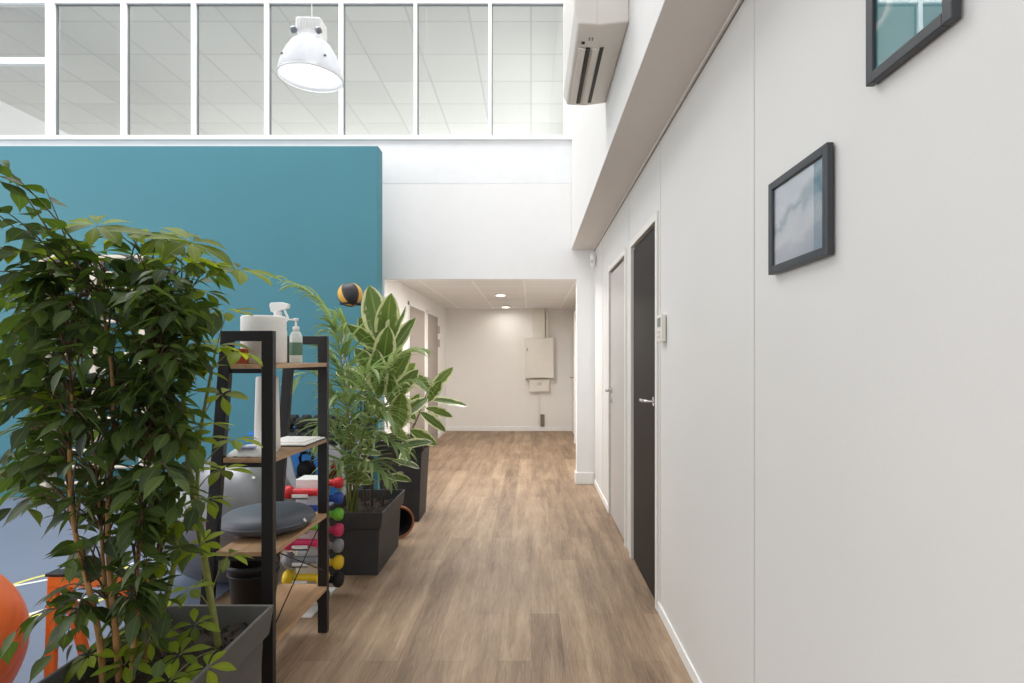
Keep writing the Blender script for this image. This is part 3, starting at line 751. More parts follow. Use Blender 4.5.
MB().lathe([(0.0275, 0.035), (0.0278, 0.036), (0.0278, 0.09), (0.0275, 0.091)], c, 28).build('label_band', 'label', t)
k = MB(); k.lathe([(0, 0.142), (0.014, 0.142), (0.014, 0.16), (0.005, 0.163), (0.005, 0.185), (0.011, 0.187), (0.011, 0.197), (0, 0.199)], c, 20)
k.tube([c + V((0, 0, 0.191)), c + V((-0.03, -0.012, 0.191)), c + V((-0.036, -0.014, 0.183))], 0.004, 8)
k.build('pump', 'plasticw', t)
t = thing('card_box', (-1.15, 2.24, Z1), 'small rust orange box at left end of the top shelf', 'box')
MB().box(-1.158, -1.168 + 0.075, 2.20, 2.195 + 0.09, Z1 + 0.0, Z1 + 0.058).build('carton', 'box', t, bevel=0.002)
MB().box(-1.156, -1.095, 2.203, 2.282, Z1 + 0.058, Z1 + 0.060).build('lid_flap', 'box', t)
# second board
t = thing('paper_roll', (-1.06, 2.40, Z2), 'slim tall white roll standing on the second shelf behind the near post', 'paper roll')
MB().lathe([(0.016, 0), (0.050, 0), (0.052, 0.004), (0.044, 0.30), (0.040, 0.306), (0.016, 0.306), (0.016, 0)], (-1.088, 2.36, Z2), 36).build('sheets', 'paper', t)
t = thing('paper_stack', (-1.02, 2.57, Z2), 'flat white papers lying at the far end of second shelf', 'papers')
def sheet(x0, x1, y0, y1, z, a):
    k = MB(); cx, cy = (x0 + x1) / 2, (y0 + y1) / 2; m_ = Matrix.Rotation(a, 4, 'Z')
    pts = [V((cx, cy, 0)) + m_ @ V((x - cx, y - cy, 0)) for x, y in ((x0, y0), (x1, y0), (x1, y1), (x0, y1))]
    k.hexa([p + V((0, 0, z)) for p in pts], [p + V((0, 0, z + 0.004)) for p in pts]); return k
sheet(-1.165, -0.952, 2.42, 2.675, Z2, 0.0).build('clipboard', 'gap', t, bevel=0.001)
sheet(-1.160, -0.96, 2.43, 2.67, Z2 + 0.0045, 0.02).build('sheet', 'paper', t)
sheet(-1.150, -0.985, 2.48, 2.66, Z2 + 0.009, -0.06).build('sheet', 'paper', t)
t = thing('wipes_packet', (-1.14, 2.20, Z2), 'white crumpled soft packet at left end of second shelf', 'packet')
g = MB(); nx, ny = 14, 10; vs = []
for j in range(ny + 1):
    for i in range(nx + 1):
        u, v = i / nx, j / ny
        hgt = 0.036 * (math.sin(math.pi * u) ** .35) * (math.sin(math.pi * v) ** .35) + random.uniform(-.004, .004)
        vs.append((-1.155 + 0.135 * u, 2.165 + 0.15 * v, Z2 + 0.002 + max(0, hgt)))
g.add(vs, [(j * (nx + 1) + i, j * (nx + 1) + i + 1, (j + 1) * (nx + 1) + i + 1, (j + 1) * (nx + 1) + i) for j in range(ny) for i in range(nx)], True)
g.add([(-1.155, 2.165, Z2 + .001), (-1.02, 2.165, Z2 + .001), (-1.02, 2.315, Z2 + .001), (-1.155, 2.315, Z2 + .001)], [(3, 2, 1, 0)])
g.build('wrapper', 'plasticw', t)
MB().box(-1.12, -1.05, 2.17, 2.20, Z2 + 0.034, Z2 + 0.040).build('flap', 'lilac', t, bevel=0.002)
# third board: air cushion
t = thing('balance_cushion', (-1.13, 2.45, Z3), 'slate grey inflatable balance cushion on the third shelf board', 'cushion')
MB().lathe([(0, 0.0), (0.13, 0.0), (0.172, 0.014), (0.189, 0.034), (0.191, 0.044), (0.186, 0.058), (0.165, 0.074), (0.12, 0.086), (0.0, 0.092)], (-1.130, 2.450, Z3 + 0.001), 64).build('shell', 'disc', t)
MB().lathe([(0.18, 0.036), (0.196, 0.038), (0.196, 0.044), (0.18, 0.046)], (-1.130, 2.450, Z3 + 0.001), 64).build('seam', 'disc', t)
MB().cyl((-0.950, 2.40, Z3 + 0.055), (-0.940, 2.396, Z3 + 0.045), 0.006, n=10).build('valve', 'plasticw', t)
# bucket on the lowest board
t = thing('bucket', (-1.14, 2.3, Z4), 'black round bucket on the lowest shelf board behind the near planter', 'bucket')
MB().lathe([(0, 0.002), (0.075, 0.002), (0.095, 0.24), (0.100, 0.245), (0.100, 0.262), (0.092, 0.262), (0.072, 0.02), (0, 0.02)], (-1.115, 2.30, Z4), 40).build('bucket_body', 'potblack', t)
MB().lathe([(0.092, 0.215), (0.099, 0.217), (0.099, 0.223), (0.093, 0.225)], (-1.115, 2.30, Z4), 40).build('collar', 'potblack', t)

# ------------------------------------------------------------------ coloured dumbbell tower
TX, TYf, TYb = -1.17, 2.90, 3.12
t = thing('dumbbell_tower', (TX, 3.01, 0), 'white upright stand holding pairs of coloured dumbbells', 'stand')
MB().box(-1.27, -1.09, 2.84, 3.20, 0.0, 0.012).build('base_plate', 'plasticw', t, bevel=0.004)
MB().box(TX - 0.05, TX + 0.07, 2.955, 2.985, 0.012, 0.68).box(TX - 0.05, TX + 0.07, 3.035, 3.065, 0.012, 0.68).box(TX - 0.05, TX + 0.07, 2.985, 3.035, 0.65, 0.68).build('upright', 'plasticw', t, bevel=0.004)
levels = [(0.085, 'black'), (0.182, 'yellow'), (0.275, 'dgrey'), (0.363, 'pink'), (0.450, 'dgreen'), (0.538, 'dblue'), (0.625, 'red')]
cname = {'black': 'black', 'yellow': 'yellow', 'dgrey': 'grey', 'pink': 'pink', 'dgreen': 'lime green', 'dblue': 'cobalt blue', 'red': 'red'}
for z, c in levels:
    for s, y in ((1, 2.955), (-1, 3.065)):
        k = MB()
        yy = TYf if s == 1 else TYb
        y0, y1 = (yy - 0.03, 2.955) if s == 1 else (3.065, yy + 0.03)
        k.box(TX - 0.035, TX + 0.045, y0, y1, z - 0.030, z - 0.0225)
        e = yy - 0.03 if s == 1 else yy + 0.03
        k.box(TX - 0.035, TX + 0.045, min(e, e + s * 0.006), max(e, e + s * 0.006), z - 0.030, z - 0.006)
        k.build('cradle', 'plasticw', t)
def dumbbell(z, c, x, y, r, label):
    t = thing('dumbbell', (x, y, z), label, 'dumbbell', 'coloured vinyl dumbbells on the white stand')
    hl = 0.088
    MB().cyl((x - hl + 0.02, y, z), (x + hl - 0.02, y, z), 0.0195, n=18).build('grip', c, t)
    for s in (-1, 1):
        pr = [(0, 0), (r * .75, 0), (r, 0.012), (r, 0.034), (r * .75, 0.046), (0, 0.047)]
        MB().lathe(pr, (x + s * (hl - 0.022), y, z), 20, Quaternion((0, 1, 0), math.radians(90) * s)).build('weight', c, t)
    return t
for i, (z, c) in enumerate(levels):
    r = 0.040 - 0.0014 * i
    mm = 'rubber' if c == 'black' else c
    dumbbell(z, mm, TX + 0.025, TYf, r + 0.002, '%s dumbbell on the near side of the white stand' % cname[c])
    dumbbell(z, mm, TX + 0.03, TYb, r, '%s dumbbell on the far side of the white stand' % cname[c])

# ------------------------------------------------------------------ hex dumbbell rack by the teal wall
t = thing('weight_rack', (-1.85, 4.75, 0), 'grey steel weight rack with slanting side plates by the teal wall', 'rack')
rx0, rx1 = -2.22, -1.42
for x in (rx0, rx1):
    k = MB(); th = 0.03
    def plate(a, c, w0):
        k.bar((x, a[0], a[1]), (x, c[0], c[1]), w0, th, V((1, 0, 0)))
    plate((4.50, 0.0), (4.78, 0.68), 0.07); plate((5.02, 0.0), (4.82, 0.68), 0.07); plate((4.60, 0.27), (4.95, 0.27), 0.06)
    k.build('side_plate', 'rackgrey', t, bevel=0.004)
# inner slanted braces that read as an A from the front
for xa in (-2.02, -1.58):
    for sg in (-1, 1):
        MB().bar((xa + sg * 0.13, 4.58, 0.18), (xa + sg * 0.02, 4.585, 0.60), 0.085, 0.02).build('brace', 'rackgrey', t, bevel=0.003)
for (y, z) in ((4.68, 0.60), (4.84, 0.70)):
    k = MB(); k.hexa([(rx0, y - 0.08, z - 0.03), (rx1, y - 0.08, z - 0.03), (rx1, y + 0.08, z), (rx0, y + 0.08, z)], [(rx0, y - 0.08, z - 0.02), (rx1, y - 0.08, z - 0.02), (rx1, y + 0.08, z + 0.01), (rx0, y + 0.08, z + 0.01)])
    k.build('tray', 'black', t, bevel=0.002)
MB().box(rx0, rx1, 4.60, 4.90, 0.285, 0.30).build('tray', 'black', t, bevel=0.002)
def hexdb(x, y, z, label):
    t = thing('hex_dumbbell', (x, y, z), label, 'dumbbell', 'black hex dumbbells on the grey rack')
    MB().cyl((x, y - 0.06, z + 0.04), (x, y + 0.06, z + 0.055), 0.014, n=12).build('grip', 'chrome', t)
    for s in (-1, 1):
        k = MB(); c0 = V((x, y + s * 0.062, z + 0.046 + s * 0.008)); k.lathe([(0, -0.032), (0.030, -0.032), (0.054, -0.018), (0.054, 0.018), (0.030, 0.032), (0, 0.032)], c0, 6, Quaternion((1, 0, 0), math.radians(90)))
        o = k.build('weight', 'rubber', t)
        for p in o.data.polygons: p.use_smooth = False
    return t
o1 = hexdb(0, 0, 0, '')
ords = ['leftmost', 'second from left', 'third from left', 'fourth from left', 'fifth from left', 'sixth from left', 'rightmost']
first = True
for row, (y, z) in (('lower front tray', (4.68, 0.618)), ('upper rear tray', (4.84, 0.722))):
    for i in range(7):
        lb = 'black hex dumbbell %s on the %s of the rack' % (ords[i], row)
        o = o1 if first else copy_tree(o1)
        first = False
        o['label'] = lb
        o.location = (rx0 + 0.075 + i * 0.108, y, z)
def kettle(x, y, z, m, label):
    t = thing('kettlebell', (x, y, z), label, 'kettlebell', 'kettlebells on the lower tray')
    MB().sphere((x, y, z + 0.078), 0.078, 24, 16).build('bell', m, t)
    MB().tube([V((x - 0.045, y, z + 0.13)), V((x - 0.055, y, z + 0.18)), V((x - 0.04, y, z + 0.215)), V((x, y, z + 0.222)), V((x + 0.04, y, z + 0.215)), V((x + 0.055, y, z + 0.18)), V((x + 0.045, y, z + 0.13))], 0.013, 10).build('handle', m, t)
kettle(-1.86, 4.72, 0.301, 'rubber', 'black kettlebell on the lower tray of the grey rack')
kettle(-1.68, 4.76, 0.301, 'red', 'red kettlebell on the lower tray of the grey rack')

# blue mat leaning by the wall
t = thing('gym_mat', (-2.15, 5.2, 0), 'bright blue gym mat standing against the teal wall', 'mat')
MB().box(-2.60, -1.62, 5.20, 5.235, 0.005, 0.62).build('panel', 'blue', t, bevel=0.01)
MB().box(-2.60, -1.62, 5.245, 5.28, 0.005, 0.62).build('panel', 'blue', t, bevel=0.01)
MB().box(-2.60, -1.62, 5.215, 5.265, 0.62, 0.63).build('fold', 'blue', t, bevel=0.004)

# medicine ball tree
PX, PY = -1.22, 4.30
t = thing('ball_stand', (PX, PY, 0), 'black steel pole stand behind the palm with ball rests and hooks', 'stand')
MB().box(PX - 0.03, PX + 0.03, PY - 0.015, PY + 0.015, 0.02, 1.80).build('pole', 'black', t, bevel=0.003)
MB().box(PX - 0.20, PX + 0.03, PY - 0.10, PY + 0.10, 0, 0.02).build('base', 'black', t, bevel=0.004)
bc = V((-1.342, 4.25, 1.800))
ring = [bc + V((0.07 * math.cos(a), 0.07 * math.sin(a), -0.07)) for a in [i * math.pi / 12 for i in range(25)]]
MB().tube(ring, 0.007, 8).tube([bc + V((0.06, 0, -0.075)), V((PX, PY, 1.735))], 0.008).build('ball_rest', 'black', t)
for z in (1.18, 1.52): MB().cyl((PX - 0.01, PY - 0.01, z), (PX - 0.20, PY - 0.05, z + 0.02), 0.008).build('hook', 'black', t)
def ballmat():
    m = bpy.data.materials.new('amber_and_black_ball'); m.use_nodes = True
    nt = m.node_tree; bb = nt.nodes['Principled BSDF']; N = nt.nodes.new; L = nt.links.new
    tc = N('ShaderNodeTexCoord'); mp = N('ShaderNodeMapping'); mp.inputs['Rotation'].default_value = (0.2, 0.35, 1.25); L(tc.outputs['Object'], mp.inputs[0])
    s = N('ShaderNodeSeparateXYZ'); L(mp.outputs[0], s.inputs[0])
    at = N('ShaderNodeMath'); at.operation = 'ARCTAN2'; L(s.outputs[0], at.inputs[0]); L(s.outputs[1], at.inputs[1])
    ml = N('ShaderNodeMath'); ml.operation = 'MULTIPLY'; ml.inputs[1].default_value = 3; L(at.outputs[0], ml.inputs[0])
    sn = N('ShaderNodeMath'); sn.operation = 'SINE'; L(ml.outputs[0], sn.inputs[0])
    r = N('ShaderNodeValToRGB'); r.color_ramp.interpolation = 'CONSTANT'
    e = r.color_ramp.elements; e[0].position = 0; e[0].color = lin((52, 50, 56)); e[1].position = 0.5; e[1].color = lin((230, 176, 74))
    L(sn.outputs[0], r.inputs[0]); L(r.outputs[0], bb.inputs['Base Color']); bb.inputs['Roughness'].default_value = 0.5
    return m
MB().sphere(bc, 0.092, 40, 28).build('medicine_ball', ballmat(), None, loc=bc, label='amber and black striped medicine ball on top of the pole stand', cat='ball')
def band(x, y, z, h, wd, label):
    k = MB(); pts = []
    for i in range(33):
        a = 2 * math.pi * i / 32
        pts.append(V((x + wd * math.sin(a) * (0.6 + 0.4 * (math.cos(a) < 0)), y + 0.006 * math.sin(a * 2), z - h / 2 + h / 2 * math.cos(a))))
    k.tube(pts, 0.012, 6, flat=0.3); k.build('resistance_band', 'lilac', None, loc=(x, y, z - h), label=label, cat='exercise band', group='lilac bands hanging on the pole stand')
band(-1.385, 4.262, 1.525, 0.42, 0.020, 'lilac loop band hanging from the upper hook of pole stand')
band(-1.36, 4.268, 1.185, 0.40, 0.022, 'lilac loop band hanging from the lower hook of pole stand')

# ------------------------------------------------------------------ balls, orange stand, wall bars
def gymball(c, r, m, label, ridges=10):
    t = thing('gym_ball', (c[0], c[1], 0), label, 'ball')
    k = MB(); n, mm = 64, 96; vs = []
    tilt = Quaternion((1, 0, 0), math.radians(30)) @ Quaternion((0, 1, 0), math.radians(35))
    for j in range(mm + 1):
        ph = math.pi * j / mm
        g = 0.0 if not (0.25 < ph / math.pi < 0.75) else -0.010 * max(0, math.cos(ph * ridges * 2)) ** 8
        for i in range(n):
            a = 2 * math.pi * i / n; rr = r * (1 + g)
            vs.append(V(c) + tilt @ V((rr * math.sin(ph) * math.cos(a), rr * math.sin(ph) * math.sin(a), rr * math.cos(ph))))
    k.add(vs, [(j * n + i, (j + 1) * n + i, (j + 1) * n + (i + 1) % n, j * n + (i + 1) % n) for j in range(mm) for i in range(n)], True)
    k.build('skin', m, t)
    pv = V(c) + tilt @ V((0, 0, r)); dv = tilt @ V((0, 0, 1))
    MB().cyl(pv - dv * 0.002, pv + dv * 0.003, 0.009, n=12).build('plug', 'plasticw', t)
gymball((-1.77, 3.34, 0.375), 0.371, 'silver', 'silver grey gym ball on the floor behind the ladder shelf')
gymball((-2.07, 1.85, 0.324), 0.320, 'orangeball', 'orange gym ball at the lower left edge')

t = thing('training_frame', (-1.85, 2.3, 0), 'orange tubular training frame with black top bar behind the near planter', 'frame')
fy = 2.03
a0, a1 = P(51, 573, fy), P(150, 573, fy)
MB().bar(a0, a1, 0.012, 0.05).build('top_pad', 'black', t, bevel=0.003)
k = MB(); k.bar(a0 + V((0.0, 0, -0.028)), a1 + V((0, 0, -0.028)), 0.040, 0.03); k.build('crossbar', 'orange', t, bevel=0.004)
for i, (px, dx, dy) in enumerate(((55, -0.02, 0.0), (121, 0.0, 0.14), (143, 0.02, 0.0), (64, -0.01, 0.16))):
    c0 = P(px, 578, fy); e = V((c0.x + dx, c0.y + dy, 0.0))
    MB().bar(c0 + V((0, 0, 0.02)), e + V((0, 0, 0.004)), 0.036, 0.024).build('leg', 'orange', t, bevel=0.006)

t = thing('wall_bars', (-4.0, 5.2, 0), 'cream wooden wall bars fixed on the teal wall', 'wall bars')
wx0, wx1 = on(42, 5.2), on(148, 5.2)
zt = P(0, 256, 5.2).z
for x in (wx0, (wx0 + wx1) / 2 - 0.02, wx1 - 0.06): MB().box(x, x + 0.055 if x != wx0 else x + 0.07, 5.16, 5.29, 0, zt - 0.03).build('post', 'cream', t, bevel=0.004)
MB().box(wx0, wx1, 5.14, 5.29, zt - 0.03, zt).build('top_rail', 'cream', t, bevel=0.004)
zs = 0.16
while zs < 2.2:
    MB().tube([V((wx0 + 0.03, 5.20, zs)), V((wx1 - 0.03, 5.20, zs))], 0.019, 10, flat=0.8).build('rung', 'cream', t); zs += 0.15

# sports floor line marks
def linemark(name, pts, m, wd=0.04, label=''):
    k = MB(); P3 = [V((x, y, 0.0055)) for x, y in pts]
    for a, c in zip(P3[:-1], P3[1:]):
        d = (c - a).normalized(); s = V((-d.y, d.x, 0)) * wd / 2
        k.add([a - s, c - s, c + s, a + s], [(0, 1, 2, 3)])
    o = k.build(name, m); o['kind'] = 'structure'
def gp(px, py): Y = HC * F / (py - HY); return ((px - HX) / F * Y, Y)
cx, cy = gp(60, 590)
linemark('trim_30', [(cx + 0.35 * math.cos(a), cy + 0.35 * math.sin(a)) for a in [i * math.pi / 20 for i in range(41)]], 'liney', 0.03)
linemark('trim_31', [gp(-60, 640), gp(130, 585)], 'linew', 0.03)
linemark('trim_32', [gp(-120, 612), gp(160, 558), gp(215, 545)], 'linew', 0.03)


# ------------------------------------------------------------------ plants
def shape_fig(t): return (math.sin(math.pi * min(1, t * 1.02) ** 0.75) ** 0.9 if t < 0.82 else max(0.0, 0.42 * (1 - t) / 0.18 * 0.9)) + 0.0
def fig(t):
    tb = [0.0, 0.62, 0.95, 1.0, 0.82, 0.45, 0.10, 0.0]; x = t * 7; i = min(6, int(x)); return tb[i] + (tb[i + 1] - tb[i]) * (x - i)
def obov(t):
    tb = [0.06, 0.35, 0.68, 0.92, 1.0, 0.86, 0.45, 0.02]; x = t * 7; i = min(6, int(x)); return tb[i] + (tb[i + 1] - tb[i]) * (x - i)
def ellip(t): return max(0.03, math.sin(math.pi * t) ** 0.65) if t < 0.99 else 0.02
def strap(t): return max(0.02, (min(1, t * 6)) * (1 - t ** 3))

def bez(a, b, c, n):
    return [(a * (1 - t) ** 2 + b * 2 * t * (1 - t) + c * t * t) for t in [i / n for i in range(n + 1)]]
def rv(s=1.0): return V((random.uniform(-s, s), random.uniform(-s, s), random.uniform(-s, s)))

# weeping fig
pl = thing('weeping_fig', (-1.25, 1.68, 0.38), 'tall dense weeping fig with dark glossy leaves in the near planter', 'plant')
stems = []
for i, (bx, by, tx, ty, tz, r) in enumerate(((-1.22, 1.60, -1.30, 1.55, 1.45, .009), (-1.20, 1.64, -1.24, 1.64, 1.55, .0095), (-1.15, 1.62, -1.12, 1.70, 1.50, .008), (-1.24, 1.70, -1.36, 1.70, 1.40, .0065), (-1.16, 1.72, -1.12, 1.80, 1.45, .0075))):
    a, c = V((bx, by, 0.36)), V((tx, ty, tz)); pts = []
    for j in range(15):
        u = j / 14; pts.append(a.lerp(c, u) + V((0.012 * math.sin(u * 9 + i), 0.012 * math.cos(u * 7 + i * 2), 0)))
    stems.append(pts); MB().tube(pts, r, 10, r1=r * 0.35).build('stem', 'bark', pl)
tw = MB(); lf = MB()
def fig_branch(target, start=None, dens=1.0, lsz=1.0, bend=0.10):
    if start is None:
        best = None
        for st in stems:
            for p in st[3:]:
                if p.z < target.z - 0.06 or p.z < 0.7:
                    dd = (V((p.x, p.y, p.z * 0.5)) - V((target.x, target.y, target.z * 0.5 - 0.06))).length
                    if best is None or dd < best[0]: best = (dd, p)
        start = best[1] if best else stems[0][5]
    mid = start.lerp(target, 0.55) + V((0, 0, bend)) + rv(0.03)
    L_ = (target - start).length; n = max(6, int(L_ / 0.028)); pts = bez(start, mid, target + V((0, 0, -0.03)), n)
    tw.tube(pts, 0.0032, 5, r1=0.0009)
    s = 1
    for i in range(1, n + 1):
        u = i / n
        if u < 0.30 and L_ > 0.2: continue
        if random.random() > dens: continue
        d = (pts[i] - pts[i - 1]).normalized(); s = -s
        side = d.cross(V((0, 0, 1)))
        if side.length < 0.1: side = V((1, 0, 0))
        side.normalize()
        ld = (d * random.uniform(0.35, 0.9) + side * s * random.uniform(0.5, 1.0) + V((0, 0, random.uniform(-0.75, 0.1))) + rv(0.2)).normalized()
        nrm = (V((0, 0, 1)) + rv(0.55) + side * s * 0.3).normalized()
        ln = random.uniform(0.052, 0.098) * lsz
        pe = pts[i] + ld * 0.012
        lf.leaf(pe, ld, nrm, ln, ln * random.uniform(0.44, 0.54), fig, droop=random.uniform(0.2, 0.9), fold=random.uniform(0.05, 0.22), n=6, cols=1)
blobs = [(85, 300, 90, 45, 2.2), (80, 350, 95, 50, 2.6), (60, 430, 75, 60, 2.6), (135, 420, 55, 70, 3.0), (20, 310, 50, 60, 1.4), (165, 330, 50, 55, 1.6), (115, 510, 55, 55, 1.6),
         (25, 470, 45, 45, 1.0), (100, 590, 60, 60, 1.1), (160, 560, 40, 60, 1.2), (150, 500, 50, 40, 1.6), (100, 270, 80, 25, 1.2), (180, 350, 25, 50, .7), (178, 420, 22, 40, .6), (140, 262, 80, 28, 2.0), (182, 305, 32, 32, 1.0), (20, 400, 45, 60, 1.3), (50, 610, 55, 45, .5), (140, 620, 40, 40, .4), (180, 460, 30, 50, 1.0), (60, 560, 40, 40, .45), (135, 380, 60, 60, 2.0)]
tot = sum(b_[4] for b_ in blobs); NB = 320
for (px, py, rx, rz, wt) in blobs:
    for _ in range(int(NB * wt / tot)):
        while True:
            a = rv(1.0)
            if a.length < 1: break
        Y = 1.66 + a.y * 0.26
        fig_branch(P(px + a.x * rx, py + a.z * rz, Y if Y > 0 else 1.6))
# long shoots to the upper left
hub = P(98, 290, 1.62)
for (px, py, Y) in ((-18, 140, 1.50), (6, 160, 1.52), (-10, 190, 1.48), (-5, 235, 1.45), (-15, 262, 1.40), (30, 300, 1.45), (46, 178, 1.58), (20, 225, 1.52), (30, 252, 1.50), (-20, 290, 1.42), (5, 330, 1.45), (-10, 370, 1.45), (40, 215, 1.55), (-25, 185, 1.46)):
    fig_branch(P(px, py, Y), hub + rv(0.03), 0.9, 1.12, bend=0.03)
for (px, py) in ((150, 222), (85, 236), (190, 268), (120, 262), (215, 300), (60, 270), (170, 300)):
    fig_branch(P(px, py, 1.66), P(120, 330, 1.68) + rv(0.03), 1.0, 1.0)
tw.build('twigs', 'twig', pl)
lf.build('foliage', 'figleaf', pl)['label'] = 'dark green pointed glossy leaves'

# umbrella plant
pl = thing('umbrella_plant', (-1.03, 1.86, 0.38), 'umbrella plant with yellow-green finger leaves in the near planter, by the ladder shelf', 'plant')
ss = []
base = P(219, 640, 1.84)
for (dx, dy, tp, r) in ((0.0, 0.0, [P(205, 560, 1.84), P(190, 480, 1.82), P(183, 400, 1.80), P(185, 320, 1.78), P(188, 270, 1.76)], .011),
                        (-0.012, 0.018, [P(203, 560, 1.87), P(196, 500, 1.87), P(200, 430, 1.86), P(212, 370, 1.84)], .009),
                        (-0.19, -0.06, [P(178, 560, 1.78), P(172, 480, 1.76), P(168, 390, 1.74), P(160, 300, 1.72), P(150, 262, 1.72)], .009)):
    a = V((base.x + dx, base.y + dy, 0.36)); ctrl = [a] + tp; pts = []
    for i in range(len(ctrl) - 1):
        for j in range(5): pts.append(ctrl[i].lerp(ctrl[i + 1], j / 5))
    pts.append(ctrl[-1]); 
    for _ in range(3): pts = [pts[0]] + [(pts[i - 1] + pts[i] * 2 + pts[i + 1]) / 4 for i in range(1, len(pts) - 1)] + [pts[-1]]
    ss.append(pts); MB().tube(pts, r, 10, r1=r * 0.5).build('stem', 'greenstem', pl)
pt = MB(); lf = MB(); lf2 = MB()
def whorl(c, sz=1.0, tilt=0.4, nn=None, mb=None):
    best = min(((p - (c - V((0, 0, 0.10)))).length, i, j) for i, st in enumerate(ss) for j, p in enumerate(st))
    s0 = ss[best[1]][best[2]]
    pts = bez(s0, s0.lerp(c, 0.6) + V((0, 0, 0.04)), c, 8); pt.tube(pts, 0.0022, 5, r1=0.0014)
    ax = ((c - s0).normalized() * 0.5 + V((0, 0, 1)) + rv(tilt)).normalized()
    q_ = ax.to_track_quat('Z', 'Y'); nn = nn or random.choice((6, 7, 7, 8))
    off = random.uniform(0, 6)
    for i in range(nn):
        a = off + 2 * math.pi * i / nn + random.uniform(-.12, .12)
        el = random.uniform(-0.15, 0.35)
        d = q_ @ V((math.cos(a), math.sin(a), el)); ln = random.uniform(0.066, 0.096) * sz
        lf.leaf(c + d * 0.010, d, q_ @ V((0, 0, 1)), ln, ln * random.uniform(0.36, 0.44), obov, droop=random.uniform(0.3, 0.9), fold=0.10, n=7, cols=1)
hubs = [(97, 226, 1.60, 1.3), (128, 236, 1.62, 1.2), (165, 238, 1.62, 1.3), (192, 242, 1.60, 1.35), (178, 258, 1.60, 1.2), (240, 270, 1.76, 1.35), (212, 262, 1.74, .95), (205, 292, 1.70, 1), (228, 312, 1.78, 1),
        (218, 345, 1.80, 1.1), (190, 325, 1.68, 1), (240, 352, 1.82, 1.0), (198, 372, 1.76, 1), (222, 395, 1.8, .9), (176, 360, 1.68, 1), (160, 290, 1.66, 1), (235, 440, 1.86, 1.0), (205, 425, 1.78, 1.0), (222, 470, 1.82, .95),
        (190, 440, 1.72, 1.0), (175, 410, 1.70, 1), (208, 500, 1.78, .9), (180, 520, 1.72, 1), (228, 556, 1.86, 1.05), (200, 545, 1.76, .9), (160, 560, 1.70, .9), (150, 480, 1.7, 1), (150, 340, 1.7, 1.0), (140, 300, 1.64, 1), (80, 255, 1.66, 1.0), (30, 395, 1.55, 1.0), (18, 250, 1.5, 1.05),(55, 400, 1.6, .9)]
for (px, py, Y, sz) in hubs: whorl(P(px, py, Y), sz)
# low young shoots over the soil
for (px, py, Y) in ((195, 625, 1.72), (180, 655, 1.62), (150, 640, 1.66), (140, 600, 1.72), (125, 665, 1.56), (190, 590, 1.80), (165, 600, 1.85), (115, 640, 1.75), (90, 655, 1.6), (170, 682, 1.5), (207, 668, 1.58)):
    whorl(P(px, py, Y), 0.82, 0.3)
pt.build('petioles', 'greenstem', pl)
lf.build('foliage', 'schleaf', pl)['label'] = 'yellow-green finger-like leaf whorls'

# variegated rubber plants
def rubber(name_loc, label, stem_list, leaves, droopy=0.5):
    pl = thing('rubber_plant', name_loc, label, 'plant')
    lf = MB(); pk = MB(); nodes = []
    for ctrl, r in stem_list:
        pts = []
        for i in range(len(ctrl) - 1):
            for j in range(6): pts.append(ctrl[i].lerp(ctrl[i + 1], j / 6))
        pts.append(ctrl[-1])
        for _ in range(4): pts = [pts[0]] + [(pts[i - 1] + pts[i] * 2 + pts[i + 1]) / 4 for i in range(1, len(pts) - 1)] + [pts[-1]]
        nodes += pts[2:]; MB().tube(pts, r, 10, r1=r * .5).build('stem', 'twig', pl)
    for (bx, by, tx, ty, Y, wr, face) in leaves:
        a, c = P(bx, by, Y), P(tx, ty, Y + random.uniform(-.1, .1)); d = c - a
        near = min(nodes, key=lambda p: (p - a).length)
        pk.tube(bez(near, near.lerp(a, .5) + V((0, 0, .01)), a, 5), 0.0035, 6, r1=0.0028)
        nrm = V((face * 0.9, -0.9, 0.7)) + rv(0.6)
        lf.leaf(a, d.normalized() + V((0, 0, 0.18)) + rv(0.16), nrm, d.length, d.length * wr, ellip, droop=0.24, fold=0.10, n=12, cols=3, wave=0.03)
    pk.build('petioles', 'greenstem', pl)
    lf.build('foliage', 'rubleaf', pl)['label'] = 'broad green leaves with cream margins'
    return pl
B = P(372, 512, 3.75)
